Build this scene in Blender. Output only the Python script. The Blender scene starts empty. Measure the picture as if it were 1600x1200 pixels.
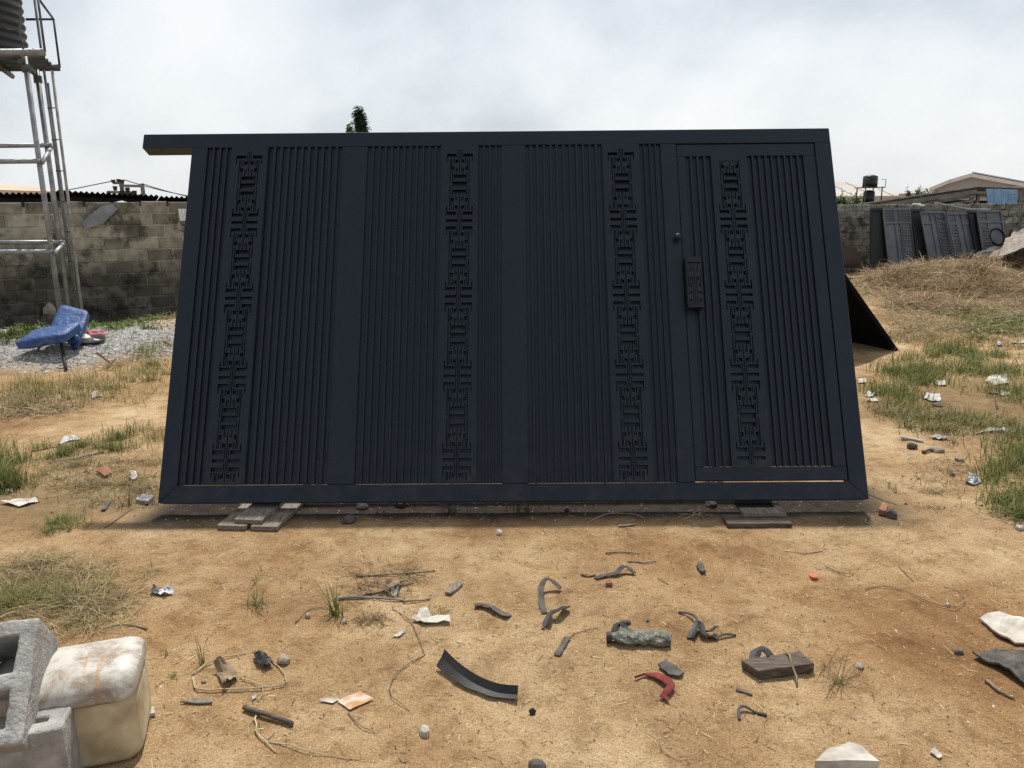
import bpy, bmesh, math, random
import numpy as np
from mathutils import Vector, Matrix, noise
random.seed(7); RNG = np.random.default_rng(11)
R_ = math.radians
SC = bpy.context.scene
COL = SC.collection

# ------------------------------------------------------------------ camera
F_PX = 1209.0; CAM_H = 1.75; PITCH = R_(12.95); ROLL = R_(0.45)
fw = Vector((0, math.cos(PITCH), -math.sin(PITCH)))
up0 = Vector((0, math.sin(PITCH), math.cos(PITCH))); rt0 = Vector((1, 0, 0))
rt = rt0*math.cos(ROLL) - up0*math.sin(ROLL)
up = up0*math.cos(ROLL) + rt0*math.sin(ROLL)
EYE = Vector((0, 0, CAM_H))
cd = bpy.data.cameras.new('camera'); cam = bpy.data.objects.new('camera', cd); COL.objects.link(cam)
cd.sensor_width = 36; cd.lens = 36*F_PX/1600; cd.clip_end = 3000; cd.clip_start = 0.05
mw = Matrix.Identity(4)
for i in range(3):
    mw[i][0] = rt[i]; mw[i][1] = up[i]; mw[i][2] = -fw[i]; mw[i][3] = EYE[i]
cam.matrix_world = mw
SC.camera = cam

# ------------------------------------------------------------------ sky and sun
SUN_EL = R_(61.5); SUN_AZ = R_(3)        # sun stands behind the gate, a little to the right
w = bpy.data.worlds.new('World'); SC.world = w; w.use_nodes = True
nt = w.node_tree; nt.nodes.clear()
def N(t, **k):
    n = nt.nodes.new(t)
    for a, b in k.items(): setattr(n, a, b)
    return n
out = N('ShaderNodeOutputWorld'); bg = N('ShaderNodeBackground'); bg.inputs[1].default_value = 0.1
sky = N('ShaderNodeTexSky', sky_type='NISHITA'); sky.sun_disc = False
sky.sun_elevation = SUN_EL; sky.sun_rotation = SUN_AZ; sky.air_density = 1.0; sky.dust_density = 2.0
tc = N('ShaderNodeTexCoord'); sep = N('ShaderNodeSeparateXYZ'); nt.links.new(tc.outputs['Generated'], sep.inputs[0])
mz = N('ShaderNodeMath', operation='MAXIMUM'); mz.inputs[1].default_value = 0.0; nt.links.new(sep.outputs[2], mz.inputs[0])
ad = N('ShaderNodeMath', operation='ADD'); ad.inputs[1].default_value = 0.75; nt.links.new(mz.outputs[0], ad.inputs[0])
dx = N('ShaderNodeMath', operation='DIVIDE'); nt.links.new(sep.outputs[0], dx.inputs[0]); nt.links.new(ad.outputs[0], dx.inputs[1])
dy = N('ShaderNodeMath', operation='DIVIDE'); nt.links.new(sep.outputs[1], dy.inputs[0]); nt.links.new(ad.outputs[0], dy.inputs[1])
cb = N('ShaderNodeCombineXYZ'); nt.links.new(dx.outputs[0], cb.inputs[0]); nt.links.new(dy.outputs[0], cb.inputs[1])
def cloud(scale, detail, rough, dist, off):
    mp = N('ShaderNodeMapping'); mp.inputs['Location'].default_value = off; nt.links.new(cb.outputs[0], mp.inputs[0])
    n = N('ShaderNodeTexNoise'); n.inputs['Scale'].default_value = scale; n.inputs['Detail'].default_value = detail
    n.inputs['Roughness'].default_value = rough; n.inputs['Distortion'].default_value = dist
    nt.links.new(mp.outputs[0], n.inputs['Vector']); return n
c1 = cloud(3.0, 9, 0.52, 0.25, (2.3, 5.7, 0)); c2 = cloud(1.15, 5, 0.48, 0.1, (5.6, 7.9, 2))
mixn = N('ShaderNodeMix', data_type='FLOAT'); mixn.inputs[0].default_value = 0.5
nt.links.new(c1.outputs[0], mixn.inputs[2]); nt.links.new(c2.outputs[0], mixn.inputs[3])
rp = N('ShaderNodeValToRGB'); nt.links.new(mixn.outputs[0], rp.inputs[0])
e = rp.color_ramp.elements
e[0].position = 0.42; e[0].color = (0.49, 0.53, 0.58, 1)
e[1].position = 0.625; e[1].color = (0.92, 0.935, 0.945, 1)
m1 = e.new(0.49); m1.color = (0.645, 0.685, 0.73, 1)
m2 = e.new(0.545); m2.color = (0.79, 0.825, 0.85, 1)
scl = N('ShaderNodeVectorMath', operation='SCALE'); scl.inputs['Scale'].default_value = 11.4; nt.links.new(rp.outputs[0], scl.inputs[0])
mx = N('ShaderNodeMix', data_type='RGBA'); mx.inputs[0].default_value = 0.82
nt.links.new(sky.outputs[0], mx.inputs[6]); nt.links.new(scl.outputs[0], mx.inputs[7])
nt.links.new(mx.outputs[2], bg.inputs[0]); nt.links.new(bg.outputs[0], out.inputs[0])

sl = bpy.data.lights.new('sun', 'SUN'); sl.energy = 4.8; sl.angle = R_(1.2); sl.color = (1.0, 0.955, 0.88)
so = bpy.data.objects.new('sun', sl); COL.objects.link(so)
sd = Vector((math.sin(SUN_AZ)*math.cos(SUN_EL), math.cos(SUN_AZ)*math.cos(SUN_EL), math.sin(SUN_EL)))
so.rotation_euler = (-sd).to_track_quat('-Z', 'Y').to_euler(); so.location = (0, 0, 20)
SC.view_settings.view_transform = 'Standard'; SC.view_settings.look = 'None'
SC.view_settings.exposure = 0.0; SC.view_settings.gamma = 1.0; SC.view_settings.use_curve_mapping = False

# ------------------------------------------------------------------ placing helpers
def sstep(a, b, x):
    t = max(0.0, min(1.0, (x-a)/(b-a))); return t*t*(3-2*t)
def ell(x, y, cx, cy, rx, ry, rot=0.0):
    c, s = math.cos(rot), math.sin(rot); dx, dy = x-cx, y-cy
    return math.hypot((c*dx+s*dy)/rx, (-s*dx+c*dy)/ry)
DENTS = {}
_r = random.Random(21)
for _ in range(150):                            # footprints and scuffs pressed into the sand
    dx_, dy_ = _r.uniform(-3.2, 3.4), _r.uniform(1.6, 9)
    if 3.9 < dy_ < 5.2 and abs(dx_) < 2.6: continue
    dd_ = (dx_, dy_, _r.uniform(0, 3.14), _r.uniform(0.09, 0.17), _r.uniform(0.04, 0.065), _r.uniform(0.006, 0.014))
    for i_ in range(-1, 2):
        for j_ in range(-1, 2): DENTS.setdefault((int(dx_//0.4)+i_, int(dy_//0.4)+j_), []).append(dd_)
def tz(x, y):                                   # height of the ground
    d = math.hypot(x, y)
    if d > 60: return 0.0
    v = Vector((x, y, 0.0))
    k = 1.0 if d < 12 else max(0.0, 1-(d-12)/40)
    z = k*(0.020*noise.noise(v*0.9) + 0.010*noise.noise(v*2.3+Vector((3, 1, 0))) + 0.0055*noise.noise(v*6.1) + 0.003*noise.noise(v*15.0))
    if 3.9 < y < 5.0 and -2.6 < x < 2.7: z *= 0.35
    for (cx_, cy_, ro_, ra_, rb_, dp_) in DENTS.get((int(x//0.4), int(y//0.4)), ()):
        e_ = ell(x, y, cx_, cy_, ra_, rb_, ro_)
        if e_ < 1.7: z += -dp_*(1-sstep(0.5, 1.0, e_))+0.3*dp_*sstep(0.9, 1.15, e_)*(1-sstep(1.2, 1.7, e_))
    g = 1-sstep(0.45, 1.05, ell(x, y, -6.3, 9.7, 2.9, 1.75, 0.15))
    if g > 0: z += g*(0.16 + 0.03*noise.noise(v*1.9))
    s = 1-sstep(0.25, 1.05, ell(x, y, 11.0, 16.6, 5.6, 2.5, 0.05))
    if s > 0: z += s*(0.42 + 0.2*noise.noise(v*0.85) + 0.07*noise.noise(v*2.4))
    s = 1-sstep(0.2, 1.0, ell(x, y, -4.9, 11.5, 1.1, 0.6, 0.3))
    if s > 0: z += s*0.16
    return z
def ray(px, py): return fw + rt*((px-800)/F_PX) - up*((py-600)/F_PX)
def G(px, py, dz=0.0):                          # point of the ground seen at a place of the photograph
    d = ray(px, py); z = 0.0
    for _ in range(7):
        p = EYE + d*((z-CAM_H)/d.z); z = tz(p.x, p.y)
    p = EYE + d*((z-CAM_H)/d.z); p.z = z+dz
    return p
def P(px, py, Y):                               # point at ground distance Y
    d = ray(px, py); return EYE + d*(Y/d.y)

# ------------------------------------------------------------------ object helpers
def px_seed(s): return (sum(ord(ch)*(i+1) for i, ch in enumerate(s)) % 1000)/37.0
def tag(o, label=None, cat=None, group=None, kind=None):
    if label: o['label'] = label
    if cat: o['category'] = cat
    if group: o['group'] = group
    if kind: o['kind'] = kind
    return o
def empty(name, loc, rz=0.0, label=None, cat=None, group=None, mat=None):
    o = bpy.data.objects.new(name, None); COL.objects.link(o); o.empty_display_size = 0.1
    if mat is not None: o.matrix_world = mat
    else: o.location = loc; o.rotation_euler = (0, 0, rz)
    return tag(o, label, cat, group)
class MB:
    def __init__(s): s.v = []; s.f = []
    def add(s, vs, fs):
        b = len(s.v); s.v += [tuple(p) for p in vs]; s.f += [tuple(b+i for i in f) for f in fs]; return s
    def box(s, x0, x1, y0, y1, z0, z1):
        return s.add([(x0,y0,z0),(x1,y0,z0),(x1,y1,z0),(x0,y1,z0),(x0,y0,z1),(x1,y0,z1),(x1,y1,z1),(x0,y1,z1)],
                     [(0,3,2,1),(4,5,6,7),(0,1,5,4),(1,2,6,5),(2,3,7,6),(3,0,4,7)])
    def hexa(s, a, b):                           # two quads a (near) and b (far)
        return s.add(list(a)+list(b), [(0,1,2,3),(7,6,5,4),(0,4,5,1),(1,5,6,2),(2,6,7,3),(3,7,4,0)])
    def obox(s, c, ax, ay, az):                  # centre and three half axes
        c = Vector(c); P8 = []
        for k in (-1, 1):
            for (i, j) in ((-1,-1),(1,-1),(1,1),(-1,1)): P8.append(c+ax*i+ay*j+az*k)
        return s.add(P8, [(0,3,2,1),(4,5,6,7),(0,1,5,4),(1,2,6,5),(2,3,7,6),(3,0,4,7)])
    def prism(s, pts, y0, y1):                   # polygon in x,z extruded along y
        n = len(pts); vs = [(p[0], y0, p[1]) for p in pts]+[(p[0], y1, p[1]) for p in pts]
        fs = [tuple(range(n)), tuple(range(2*n-1, n-1, -1))]+[(i, i+n, (i+1) % n+n, (i+1) % n) for i in range(n)]
        return s.add(vs, fs)
    def tube(s, pts, r, n=8, r1=None, cap=True):
        pts = [Vector(p) for p in pts]; m = len(pts); rings = []
        prev = None
        for i, p in enumerate(pts):
            t = (pts[min(i+1, m-1)]-pts[max(i-1, 0)]).normalized()
            if prev is None:
                a = Vector((0, 0, 1)) if abs(t.z) < 0.9 else Vector((1, 0, 0))
                q = t.cross(a).normalized()
            else:
                q = (prev-t*prev.dot(t)).normalized()
            prev = q; b = t.cross(q)
            rr = r if r1 is None else r+(r1-r)*i/(m-1)
            if callable(r): rr = r(i/(m-1))
            rings.append([p+(q*math.cos(2*math.pi*k/n)+b*math.sin(2*math.pi*k/n))*rr for k in range(n)])
        vs = [p for g in rings for p in g]
        fs = [(i*n+k, i*n+(k+1) % n, (i+1)*n+(k+1) % n, (i+1)*n+k) for i in range(m-1) for k in range(n)]
        if cap: fs += [tuple(range(n-1, -1, -1)), tuple(range((m-1)*n, m*n))]
        return s.add(vs, fs)
    def lathe(s, prof, n=32, c=(0, 0, 0)):
        vs = [(c[0]+r*math.cos(2*math.pi*k/n), c[1]+r*math.sin(2*math.pi*k/n), c[2]+z) for r, z in prof for k in range(n)]
        fs = [(i*n+k, i*n+(k+1) % n, (i+1)*n+(k+1) % n, (i+1)*n+k) for i in range(len(prof)-1) for k in range(n)]
        return s.add(vs, fs)
    def mesh(s, name='m'):
        me = bpy.data.meshes.new(name); me.from_pydata(s.v, [], s.f); me.update(); return me
    def build(s, name, mat, parent=None, smooth=False, bevel=0.0, seg=1):
        me = s.mesh(name)
        bm = bmesh.new(); bm.from_mesh(me)
        bmesh.ops.recalc_face_normals(bm, faces=bm.faces)
        if bevel: bmesh.ops.bevel(bm, geom=[e for e in bm.edges if e.is_manifold and e.calc_face_angle(0) > 0.4], offset=bevel, segments=seg, affect='EDGES', clamp_overlap=True)
        if smooth:
            for f in bm.faces: f.smooth = True
        bm.to_mesh(me); bm.free()
        return link(name, me, mat, parent)
def link(name, me, mat, parent=None):
    o = bpy.data.objects.new(name, me); COL.objects.link(o)
    if mat and not me.materials: me.materials.append(mat)
    if parent: o.parent = parent
    return o
def copy_part(o, parent, loc=None):
    c = o.copy(); COL.objects.link(c); c.parent = parent
    if loc is not None: c.location = loc
    return c

# ------------------------------------------------------------------ materials
def newmat(name):
    m = bpy.data.materials.new(name); m.use_nodes = True; t = m.node_tree
    return m, t, t.nodes['Principled BSDF']
def nz(t, vec, scale, detail=5, rough=0.55, dist=0.0):
    n = t.nodes.new('ShaderNodeTexNoise'); n.inputs['Scale'].default_value = scale; n.inputs['Detail'].default_value = detail
    n.inputs['Roughness'].default_value = rough; n.inputs['Distortion'].default_value = dist
    t.links.new(vec, n.inputs['Vector']); return n.outputs[0]
def ramp(t, fac, stops):
    r = t.nodes.new('ShaderNodeValToRGB'); t.links.new(fac, r.inputs[0]); el = r.color_ramp.elements
    while len(el) < len(stops): el.new(0.5)
    for e_, (p, c) in zip(el, stops):
        e_.position = p; e_.color = (c[0], c[1], c[2], 1) if hasattr(c, '__len__') else (c, c, c, 1)
    return r.outputs[0]
def mix(t, fac, a, b, mode='MIX'):
    m = t.nodes.new('ShaderNodeMix'); m.data_type = 'RGBA'; m.blend_type = mode
    for sock, v in ((m.inputs[0], fac), (m.inputs[6], a), (m.inputs[7], b)):
        if isinstance(v, (int, float)): sock.default_value = v
        elif isinstance(v, tuple): sock.default_value = (v[0], v[1], v[2], 1)
        else: t.links.new(v, sock)
    return m.outputs[2]
def bumpn(t, b, h, strength, dist):
    n = t.nodes.new('ShaderNodeBump'); n.inputs['Strength'].default_value = strength; n.inputs['Distance'].default_value = dist
    t.links.new(h, n.inputs['Height']); t.links.new(n.outputs[0], b.inputs['Normal'])
def coords(t, kind='Object'):
    return t.nodes.new('ShaderNodeTexCoord').outputs[kind]
def pmat(name, a, b, scale=8, rough=0.7, bump=0.2, bscale=60, bdist=0.004, metal=0.0, spec=0.4, lo=0.35, hi=0.68, rvar=0.0, detail=6, stretch=None, rnd=0.0):
    m, t, bs = newmat(name); v = coords(t)
    if stretch:
        mp = t.nodes.new('ShaderNodeMapping'); mp.inputs['Scale'].default_value = stretch; t.links.new(v, mp.inputs[0]); v = mp.outputs[0]
    c = ramp(t, nz(t, v, scale, detail), [(lo, a), (hi, b)])
    if rnd:
        oi = t.nodes.new('ShaderNodeObjectInfo')
        c = mix(t, 1.0, c, ramp(t, oi.outputs['Random'], [(0, 1-rnd), (1, 1.0)]), 'MULTIPLY')
    t.links.new(c, bs.inputs['Base Color']); bs.inputs['Roughness'].default_value = rough
    if rvar:
        t.links.new(ramp(t, nz(t, v, scale*2.3, 4), [(0.3, max(0.02, rough-rvar)), (0.7, min(1, rough+rvar))]), bs.inputs['Roughness'])
    bs.inputs['Metallic'].default_value = metal; bs.inputs['Specular IOR Level'].default_value = spec
    if bump: bumpn(t, bs, nz(t, v, bscale, 4), bump, bdist)
    return m
M = {}
m, t, bs = newmat('gate_paint'); M['gate'] = m; v = coords(t)
c_ = ramp(t, nz(t, v, 2.2, 7, 0.6), [(0.3, (0.0040, 0.0056, 0.0088)), (0.7, (0.0062, 0.0080, 0.0118))])
sx_ = t.nodes.new('ShaderNodeSeparateXYZ'); t.links.new(v, sx_.inputs[0])
mr_ = t.nodes.new('ShaderNodeMapRange'); mr_.inputs[1].default_value = 0.0; mr_.inputs[2].default_value = 0.55; mr_.inputs[3].default_value = 0.5; mr_.inputs[4].default_value = 0.06; t.links.new(sx_.outputs[2], mr_.inputs[0])
du_ = t.nodes.new('ShaderNodeMath'); du_.operation = 'MULTIPLY'; t.links.new(mr_.outputs[0], du_.inputs[0]); t.links.new(ramp(t, nz(t, v, 9, 8, 0.7), [(0.42, 0.0), (0.75, 0.55)]), du_.inputs[1])
c_ = mix(t, du_.outputs[0], c_, (0.085, 0.068, 0.05))          # settled dust and mud splash
t.links.new(c_, bs.inputs['Base Color']); bs.inputs['Specular IOR Level'].default_value = 0.46; bs.inputs['Specular Tint'].default_value = (0.68, 0.80, 0.97, 1)
t.links.new(ramp(t, nz(t, v, 5, 7, 0.65), [(0.3, 0.36), (0.7, 0.50)]), bs.inputs['Roughness'])
bumpn(t, bs, nz(t, v, 14, 6, 0.6), 0.10, 0.004)
M['gate_dark'] = pmat('black_paint', (0.008, 0.008, 0.009), (0.013, 0.013, 0.014), 5, 0.55, 0.1, 120, 0.001, spec=0.35)
M['black_sheet'] = pmat('black_sheet', (0.004, 0.004, 0.0045), (0.007, 0.007, 0.0075), 5, 0.85, 0.1, 120, 0.001, spec=0.08)
M['yard_gate'] = pmat('dusty_grey_paint', (0.085, 0.092, 0.105), (0.135, 0.142, 0.155), 4, 0.5, 0.12, 60, 0.002, spec=0.45, rvar=0.1)
M['steel'] = pmat('galvanised_steel', (0.20, 0.215, 0.225), (0.36, 0.37, 0.375), 9, 0.5, 0.15, 40, 0.002, metal=0.55, rvar=0.12)
M['steel_dark'] = pmat('weathered_steel', (0.055, 0.06, 0.065), (0.12, 0.128, 0.135), 9, 0.55, 0.15, 40, 0.002, metal=0.4)
M['tank'] = pmat('black_plastic_tank', (0.014, 0.017, 0.021), (0.026, 0.030, 0.036), 4, 0.5, 0.1, 40, 0.003)
m, t, bs = newmat('blue_vinyl'); M['blue'] = m; v = coords(t)
c_ = ramp(t, nz(t, v, 5, 7, 0.6), [(0.3, (0.014, 0.046, 0.165)), (0.72, (0.036, 0.10, 0.28))])
c_ = mix(t, ramp(t, nz(t, v, 11, 9, 0.75, 0.6), [(0.55, 0.0), (0.70, 0.55)]), c_, (0.24, 0.30, 0.42))
t.links.new(c_, bs.inputs['Base Color']); t.links.new(ramp(t, nz(t, v, 9, 6), [(0.3, 0.38), (0.7, 0.62)]), bs.inputs['Roughness'])
bumpn(t, bs, nz(t, v, 9, 7, 0.6, 1.2), 0.6, 0.03)
M['rubber'] = pmat('black_rubber', (0.012, 0.012, 0.013), (0.035, 0.034, 0.033), 14, 0.62, 0.3, 90, 0.002)
M['rubber_grey'] = pmat('dusty_grey_rubber', (0.034, 0.031, 0.028), (0.115, 0.10, 0.082), 22, 0.8, 0.35, 80, 0.003)
M['wood'] = pmat('weathered_wood', (0.115, 0.095, 0.075), (0.27, 0.225, 0.175), 14, 0.85, 0.5, 60, 0.003, stretch=(6, 0.8, 6))
M['wood_dark'] = pmat('dark_wood', (0.05, 0.04, 0.032), (0.14, 0.105, 0.078), 14, 0.85, 0.5, 60, 0.003, stretch=(1.0, 6, 6))
M['twig'] = pmat('dry_twig', (0.10, 0.072, 0.045), (0.27, 0.20, 0.125), 20, 0.9, 0.3, 90, 0.002)
M['straw'] = pmat('pale_straw', (0.30, 0.23, 0.125), (0.5, 0.41, 0.25), 20, 0.85, 0.2, 90, 0.001)
M['paper'] = pmat('dirty_white_paper', (0.30, 0.265, 0.22), (0.60, 0.565, 0.52), 14, 0.8, 0.35, 40, 0.004)
M['white_plastic'] = pmat('white_plastic_film', (0.30, 0.28, 0.25), (0.58, 0.565, 0.545), 9, 0.4, 0.35, 30, 0.004)
M['foil'] = pmat('silver_foil', (0.10, 0.11, 0.13), (0.62, 0.63, 0.65), 22, 0.32, 0.4, 40, 0.004, metal=0.5, lo=0.45, hi=0.55)
M['red_cloth'] = pmat('dark_red_cloth', (0.09, 0.012, 0.012), (0.20, 0.035, 0.03), 18, 0.9, 0.6, 50, 0.005)
M['red_plastic'] = pmat('coral_plastic', (0.62, 0.11, 0.07), (0.70, 0.15, 0.10), 10, 0.5, 0.1)
M['stone'] = pmat('sandy_stone', (0.20, 0.165, 0.12), (0.40, 0.345, 0.27), 12, 0.9, 0.6, 40, 0.006)
M['stone_dark'] = pmat('dark_stone', (0.045, 0.04, 0.036), (0.13, 0.115, 0.095), 12, 0.9, 0.6, 40, 0.006)
M['stone_pale'] = pmat('pale_concrete_lump', (0.36, 0.32, 0.27), (0.58, 0.54, 0.48), 12, 0.9, 0.6, 40, 0.006)
M['brick'] = pmat('red_brick_chip', (0.17, 0.07, 0.045), (0.33, 0.155, 0.10), 14, 0.9, 0.5, 50, 0.005)
M['leaf_dead'] = pmat('dead_leaf', (0.15, 0.10, 0.058), (0.36, 0.28, 0.185), 9, 0.85, 0.4, 30, 0.004)
M['card'] = pmat('rust_stained_card', (0.50, 0.43, 0.35), (0.42, 0.22, 0.085), 16, 0.75, 0.2, 40, 0.002, lo=0.42, hi=0.56)
M['bottle'] = pmat('dusty_green_grey_plastic', (0.055, 0.058, 0.042), (0.175, 0.17, 0.13), 16, 0.55, 0.3, 60, 0.003)
M['sheet_grey'] = pmat('grey_metal_sheet', (0.15, 0.16, 0.17), (0.26, 0.27, 0.275), 5, 0.5, 0.2, 20, 0.004, metal=0.2)
M['roof_dark'] = pmat('dark_rusted_roofing', (0.014, 0.013, 0.015), (0.04, 0.035, 0.034), 3, 0.7, 0.2, 20, 0.004)
M['roof_rust'] = pmat('faded_orange_roofing', (0.40, 0.29, 0.20), (0.52, 0.40, 0.29), 1.2, 0.6, 0.1, 5, 0.01)
M['roof_fascia'] = pmat('maroon_fascia', (0.10, 0.025, 0.03), (0.14, 0.04, 0.04), 2, 0.6, 0.0)
M['roof_cream'] = pmat('cream_roofing', (0.36, 0.325, 0.285), (0.44, 0.40, 0.355), 0.5, 0.55, 0.1, 5, 0.01)
M['plaster'] = pmat('grey_plaster', (0.33, 0.36, 0.40), (0.42, 0.45, 0.49), 1.0, 0.9, 0.2, 20, 0.004)
M['white_trim'] = pmat('white_painted_trim', (0.62, 0.62, 0.62), (0.76, 0.76, 0.75), 3, 0.6, 0.0)
M['plaster_w'] = pmat('white_plaster', (0.56, 0.57, 0.57), (0.7, 0.7, 0.69), 1.0, 0.9, 0.1, 20, 0.004)
M['window'] = pmat('dark_window', (0.02, 0.025, 0.03), (0.035, 0.04, 0.05), 2, 0.15, 0.0)
M['zinc'] = pmat('old_zinc_sheet', (0.22, 0.215, 0.20), (0.46, 0.45, 0.43), 6, 0.6, 0.2, 12, 0.006, metal=0.15)
M['rust_sheet'] = pmat('rusty_grey_sheet', (0.12, 0.095, 0.075), (0.34, 0.29, 0.24), 9, 0.75, 0.4, 25, 0.006)
M['timber_grey'] = pmat('silvered_timber', (0.13, 0.12, 0.11), (0.24, 0.225, 0.20), 5, 0.9, 0.2, 30, 0.003)
M['blue_panel'] = pmat('faded_blue_board', (0.18, 0.33, 0.52), (0.28, 0.44, 0.63), 4, 0.7, 0.1, 20, 0.003)
M['car'] = pmat('dark_car_paint', (0.012, 0.013, 0.015), (0.02, 0.021, 0.024), 2, 0.18, 0.0, spec=0.6)
M['glass'] = pmat('car_glass', (0.03, 0.035, 0.04), (0.05, 0.055, 0.06), 2, 0.08, 0.0, spec=0.8)
M['pink'] = pmat('pink_cloth', (0.36, 0.08, 0.12), (0.5, 0.16, 0.2), 9, 0.9, 0.5, 30, 0.006)
M['basin'] = pmat('dark_plastic', (0.02, 0.02, 0.02), (0.05, 0.05, 0.05), 9, 0.5, 0.1)
M['bark'] = pmat('bark', (0.06, 0.045, 0.03), (0.14, 0.11, 0.08), 8, 0.9, 0.6, 30, 0.01)
M['mortar'] = pmat('mortar', (0.13, 0.125, 0.105), (0.36, 0.335, 0.275), 5, 0.95, 0.6, 35, 0.008)
M['cblock_new'] = pmat('new_concrete_block', (0.23, 0.22, 0.205), (0.40, 0.385, 0.36), 14, 0.95, 0.8, 75, 0.008, detail=9)
M['soil_stain'] = pmat('dark_clod', (0.03, 0.027, 0.024), (0.08, 0.07, 0.06), 9, 0.9, 0.5)

def leafmat(name, attr='tint', transl=0.25):
    m, t, bs = newmat(name)
    at = t.nodes.new('ShaderNodeAttribute'); at.attribute_name = attr
    t.links.new(at.outputs['Color'], bs.inputs['Base Color']); bs.inputs['Roughness'].default_value = 0.65
    bs.inputs['Specular IOR Level'].default_value = 0.25
    tr = t.nodes.new('ShaderNodeBsdfTranslucent'); t.links.new(at.outputs['Color'], tr.inputs[0])
    ms = t.nodes.new('ShaderNodeMixShader'); ms.inputs[0].default_value = transl
    o = t.nodes['Material Output']
    t.links.new(bs.outputs[0], ms.inputs[1]); t.links.new(tr.outputs[0], ms.inputs[2]); t.links.new(ms.outputs[0], o.inputs[0])
    return m
M['grass'] = leafmat('grass_blades')

# old wall blocks: each block has its own tone; the soot and damp stains have a ragged edge of their own
def wallmat(name, lo, hi, dark, z0, z1):
    m, t, bs = newmat(name)
    ge = t.nodes.new('ShaderNodeNewGeometry').outputs['Position']; oi = t.nodes.new('ShaderNodeObjectInfo')
    c = ramp(t, nz(t, ge, 7, 8, 0.62), [(0.33, lo), (0.68, hi)])
    c = mix(t, 1.0, c, ramp(t, oi.outputs['Random'], [(0, 0.52), (1, 1.06)]), 'MULTIPLY')
    sp = t.nodes.new('ShaderNodeSeparateXYZ'); t.links.new(ge, sp.inputs[0])
    n = nz(t, ge, 1.3, 7, 0.6)
    a = t.nodes.new('ShaderNodeMath'); a.operation = 'MULTIPLY_ADD'; a.inputs[1].default_value = 1.1; t.links.new(n, a.inputs[0]); t.links.new(sp.outputs[2], a.inputs[2])
    st = ramp(t, a.outputs[0], [(0, 1.0), (0.5, 1.0), (1, 0.0)])
    mr = t.nodes.new('ShaderNodeMapRange'); mr.inputs[1].default_value = z0; mr.inputs[2].default_value = z1
    mr.inputs[3].default_value = 1.0; mr.inputs[4].default_value = 0.0; t.links.new(a.outputs[0], mr.inputs[0])
    c = mix(t, mr.outputs[0], c, mix(t, 1.0, c, dark, 'MULTIPLY'))
    sp2 = ramp(t, nz(t, ge, 3.1, 8, 0.7), [(0.50, 1.0), (0.60, 0.36)])
    c = mix(t, 1.0, c, sp2, 'MULTIPLY')
    t.links.new(c, bs.inputs['Base Color']); bs.inputs['Roughness'].default_value = 0.95; bs.inputs['Specular IOR Level'].default_value = 0.2
    bumpn(t, bs, nz(t, ge, 42, 6, 0.65), 0.7, 0.01)
    return m
M['wall_l'] = wallmat('old_block_left', (0.25, 0.235, 0.19), (0.50, 0.465, 0.37), (0.34, 0.335, 0.34), 1.25, 1.75)
M['mortar_l'] = wallmat('mortar_left', (0.30, 0.285, 0.235), (0.52, 0.49, 0.41), (0.34, 0.335, 0.34), 1.25, 1.75)
M['mortar_r'] = wallmat('mortar_right', (0.20, 0.19, 0.16), (0.40, 0.37, 0.31), (0.6, 0.59, 0.58), 0.55, 1.0)
M['wall_r'] = wallmat('old_block_right', (0.24, 0.225, 0.185), (0.44, 0.41, 0.34), (0.6, 0.59, 0.58), 0.55, 1.0)

# ground: sandy laterite, gravel on the mound, black overspray and painted-in shade under the gate
m, t, bs = newmat('sandy_ground'); M['ground'] = m
ge = t.nodes.new('ShaderNodeNewGeometry').outputs['Position']
zn = t.nodes.new('ShaderNodeAttribute'); zn.attribute_name = 'zone'
zs = t.nodes.new('ShaderNodeSeparateColor'); t.links.new(zn.outputs['Color'], zs.inputs[0])
base = ramp(t, nz(t, ge, 1.3, 10, 0.72, 0.3), [(0.28, (0.205, 0.122, 0.060)), (0.42, (0.315, 0.205, 0.108)), (0.55, (0.41, 0.285, 0.158)), (0.70, (0.52, 0.395, 0.245))])
patchy = ramp(t, nz(t, ge, 0.55, 5, 0.55, 0.3), [(0.36, (0.80, 0.70, 0.60)), (0.52, (1.0, 0.985, 0.965)), (0.66, (1.10, 1.12, 1.16))])
base = mix(t, 1.0, base, patchy, 'MULTIPLY')
blot = ramp(t, nz(t, ge, 6.5, 9, 0.75, 0.4), [(0.34, (0.66, 0.60, 0.54)), (0.5, (1, 1, 1)), (0.68, (1.14, 1.15, 1.17))])
base = mix(t, 1.0, base, blot, 'MULTIPLY')
grain = ramp(t, nz(t, ge, 130, 4, 0.7), [(0.30, 0.42), (0.5, 1.0), (0.70, 1.45)])
base = mix(t, 0.85, base, grain, 'MULTIPLY')
mp = t.nodes.new('ShaderNodeMapping'); mp.inputs['Scale'].default_value = (9, 26, 9); mp.inputs['Rotation'].default_value = (0, 0, 0.35); t.links.new(ge, mp.inputs[0])
fib = ramp(t, nz(t, mp.outputs[0], 4.0, 6, 0.75, 1.0), [(0.28, 0.48), (0.40, 1.0), (0.62, 1.0), (0.74, 1.3)])
base = mix(t, 0.8, base, fib, 'MULTIPLY')
grav = ramp(t, nz(t, ge, 38, 4, 0.7), [(0.3, (0.16, 0.155, 0.145)), (0.65, (0.42, 0.405, 0.38))])
base = mix(t, zs.outputs[0], base, grav)
humus = ramp(t, nz(t, ge, 9, 6, 0.7), [(0.35, (0.10, 0.075, 0.04)), (0.7, (0.24, 0.19, 0.105))])
base = mix(t, zs.outputs[1], base, humus)
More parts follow.
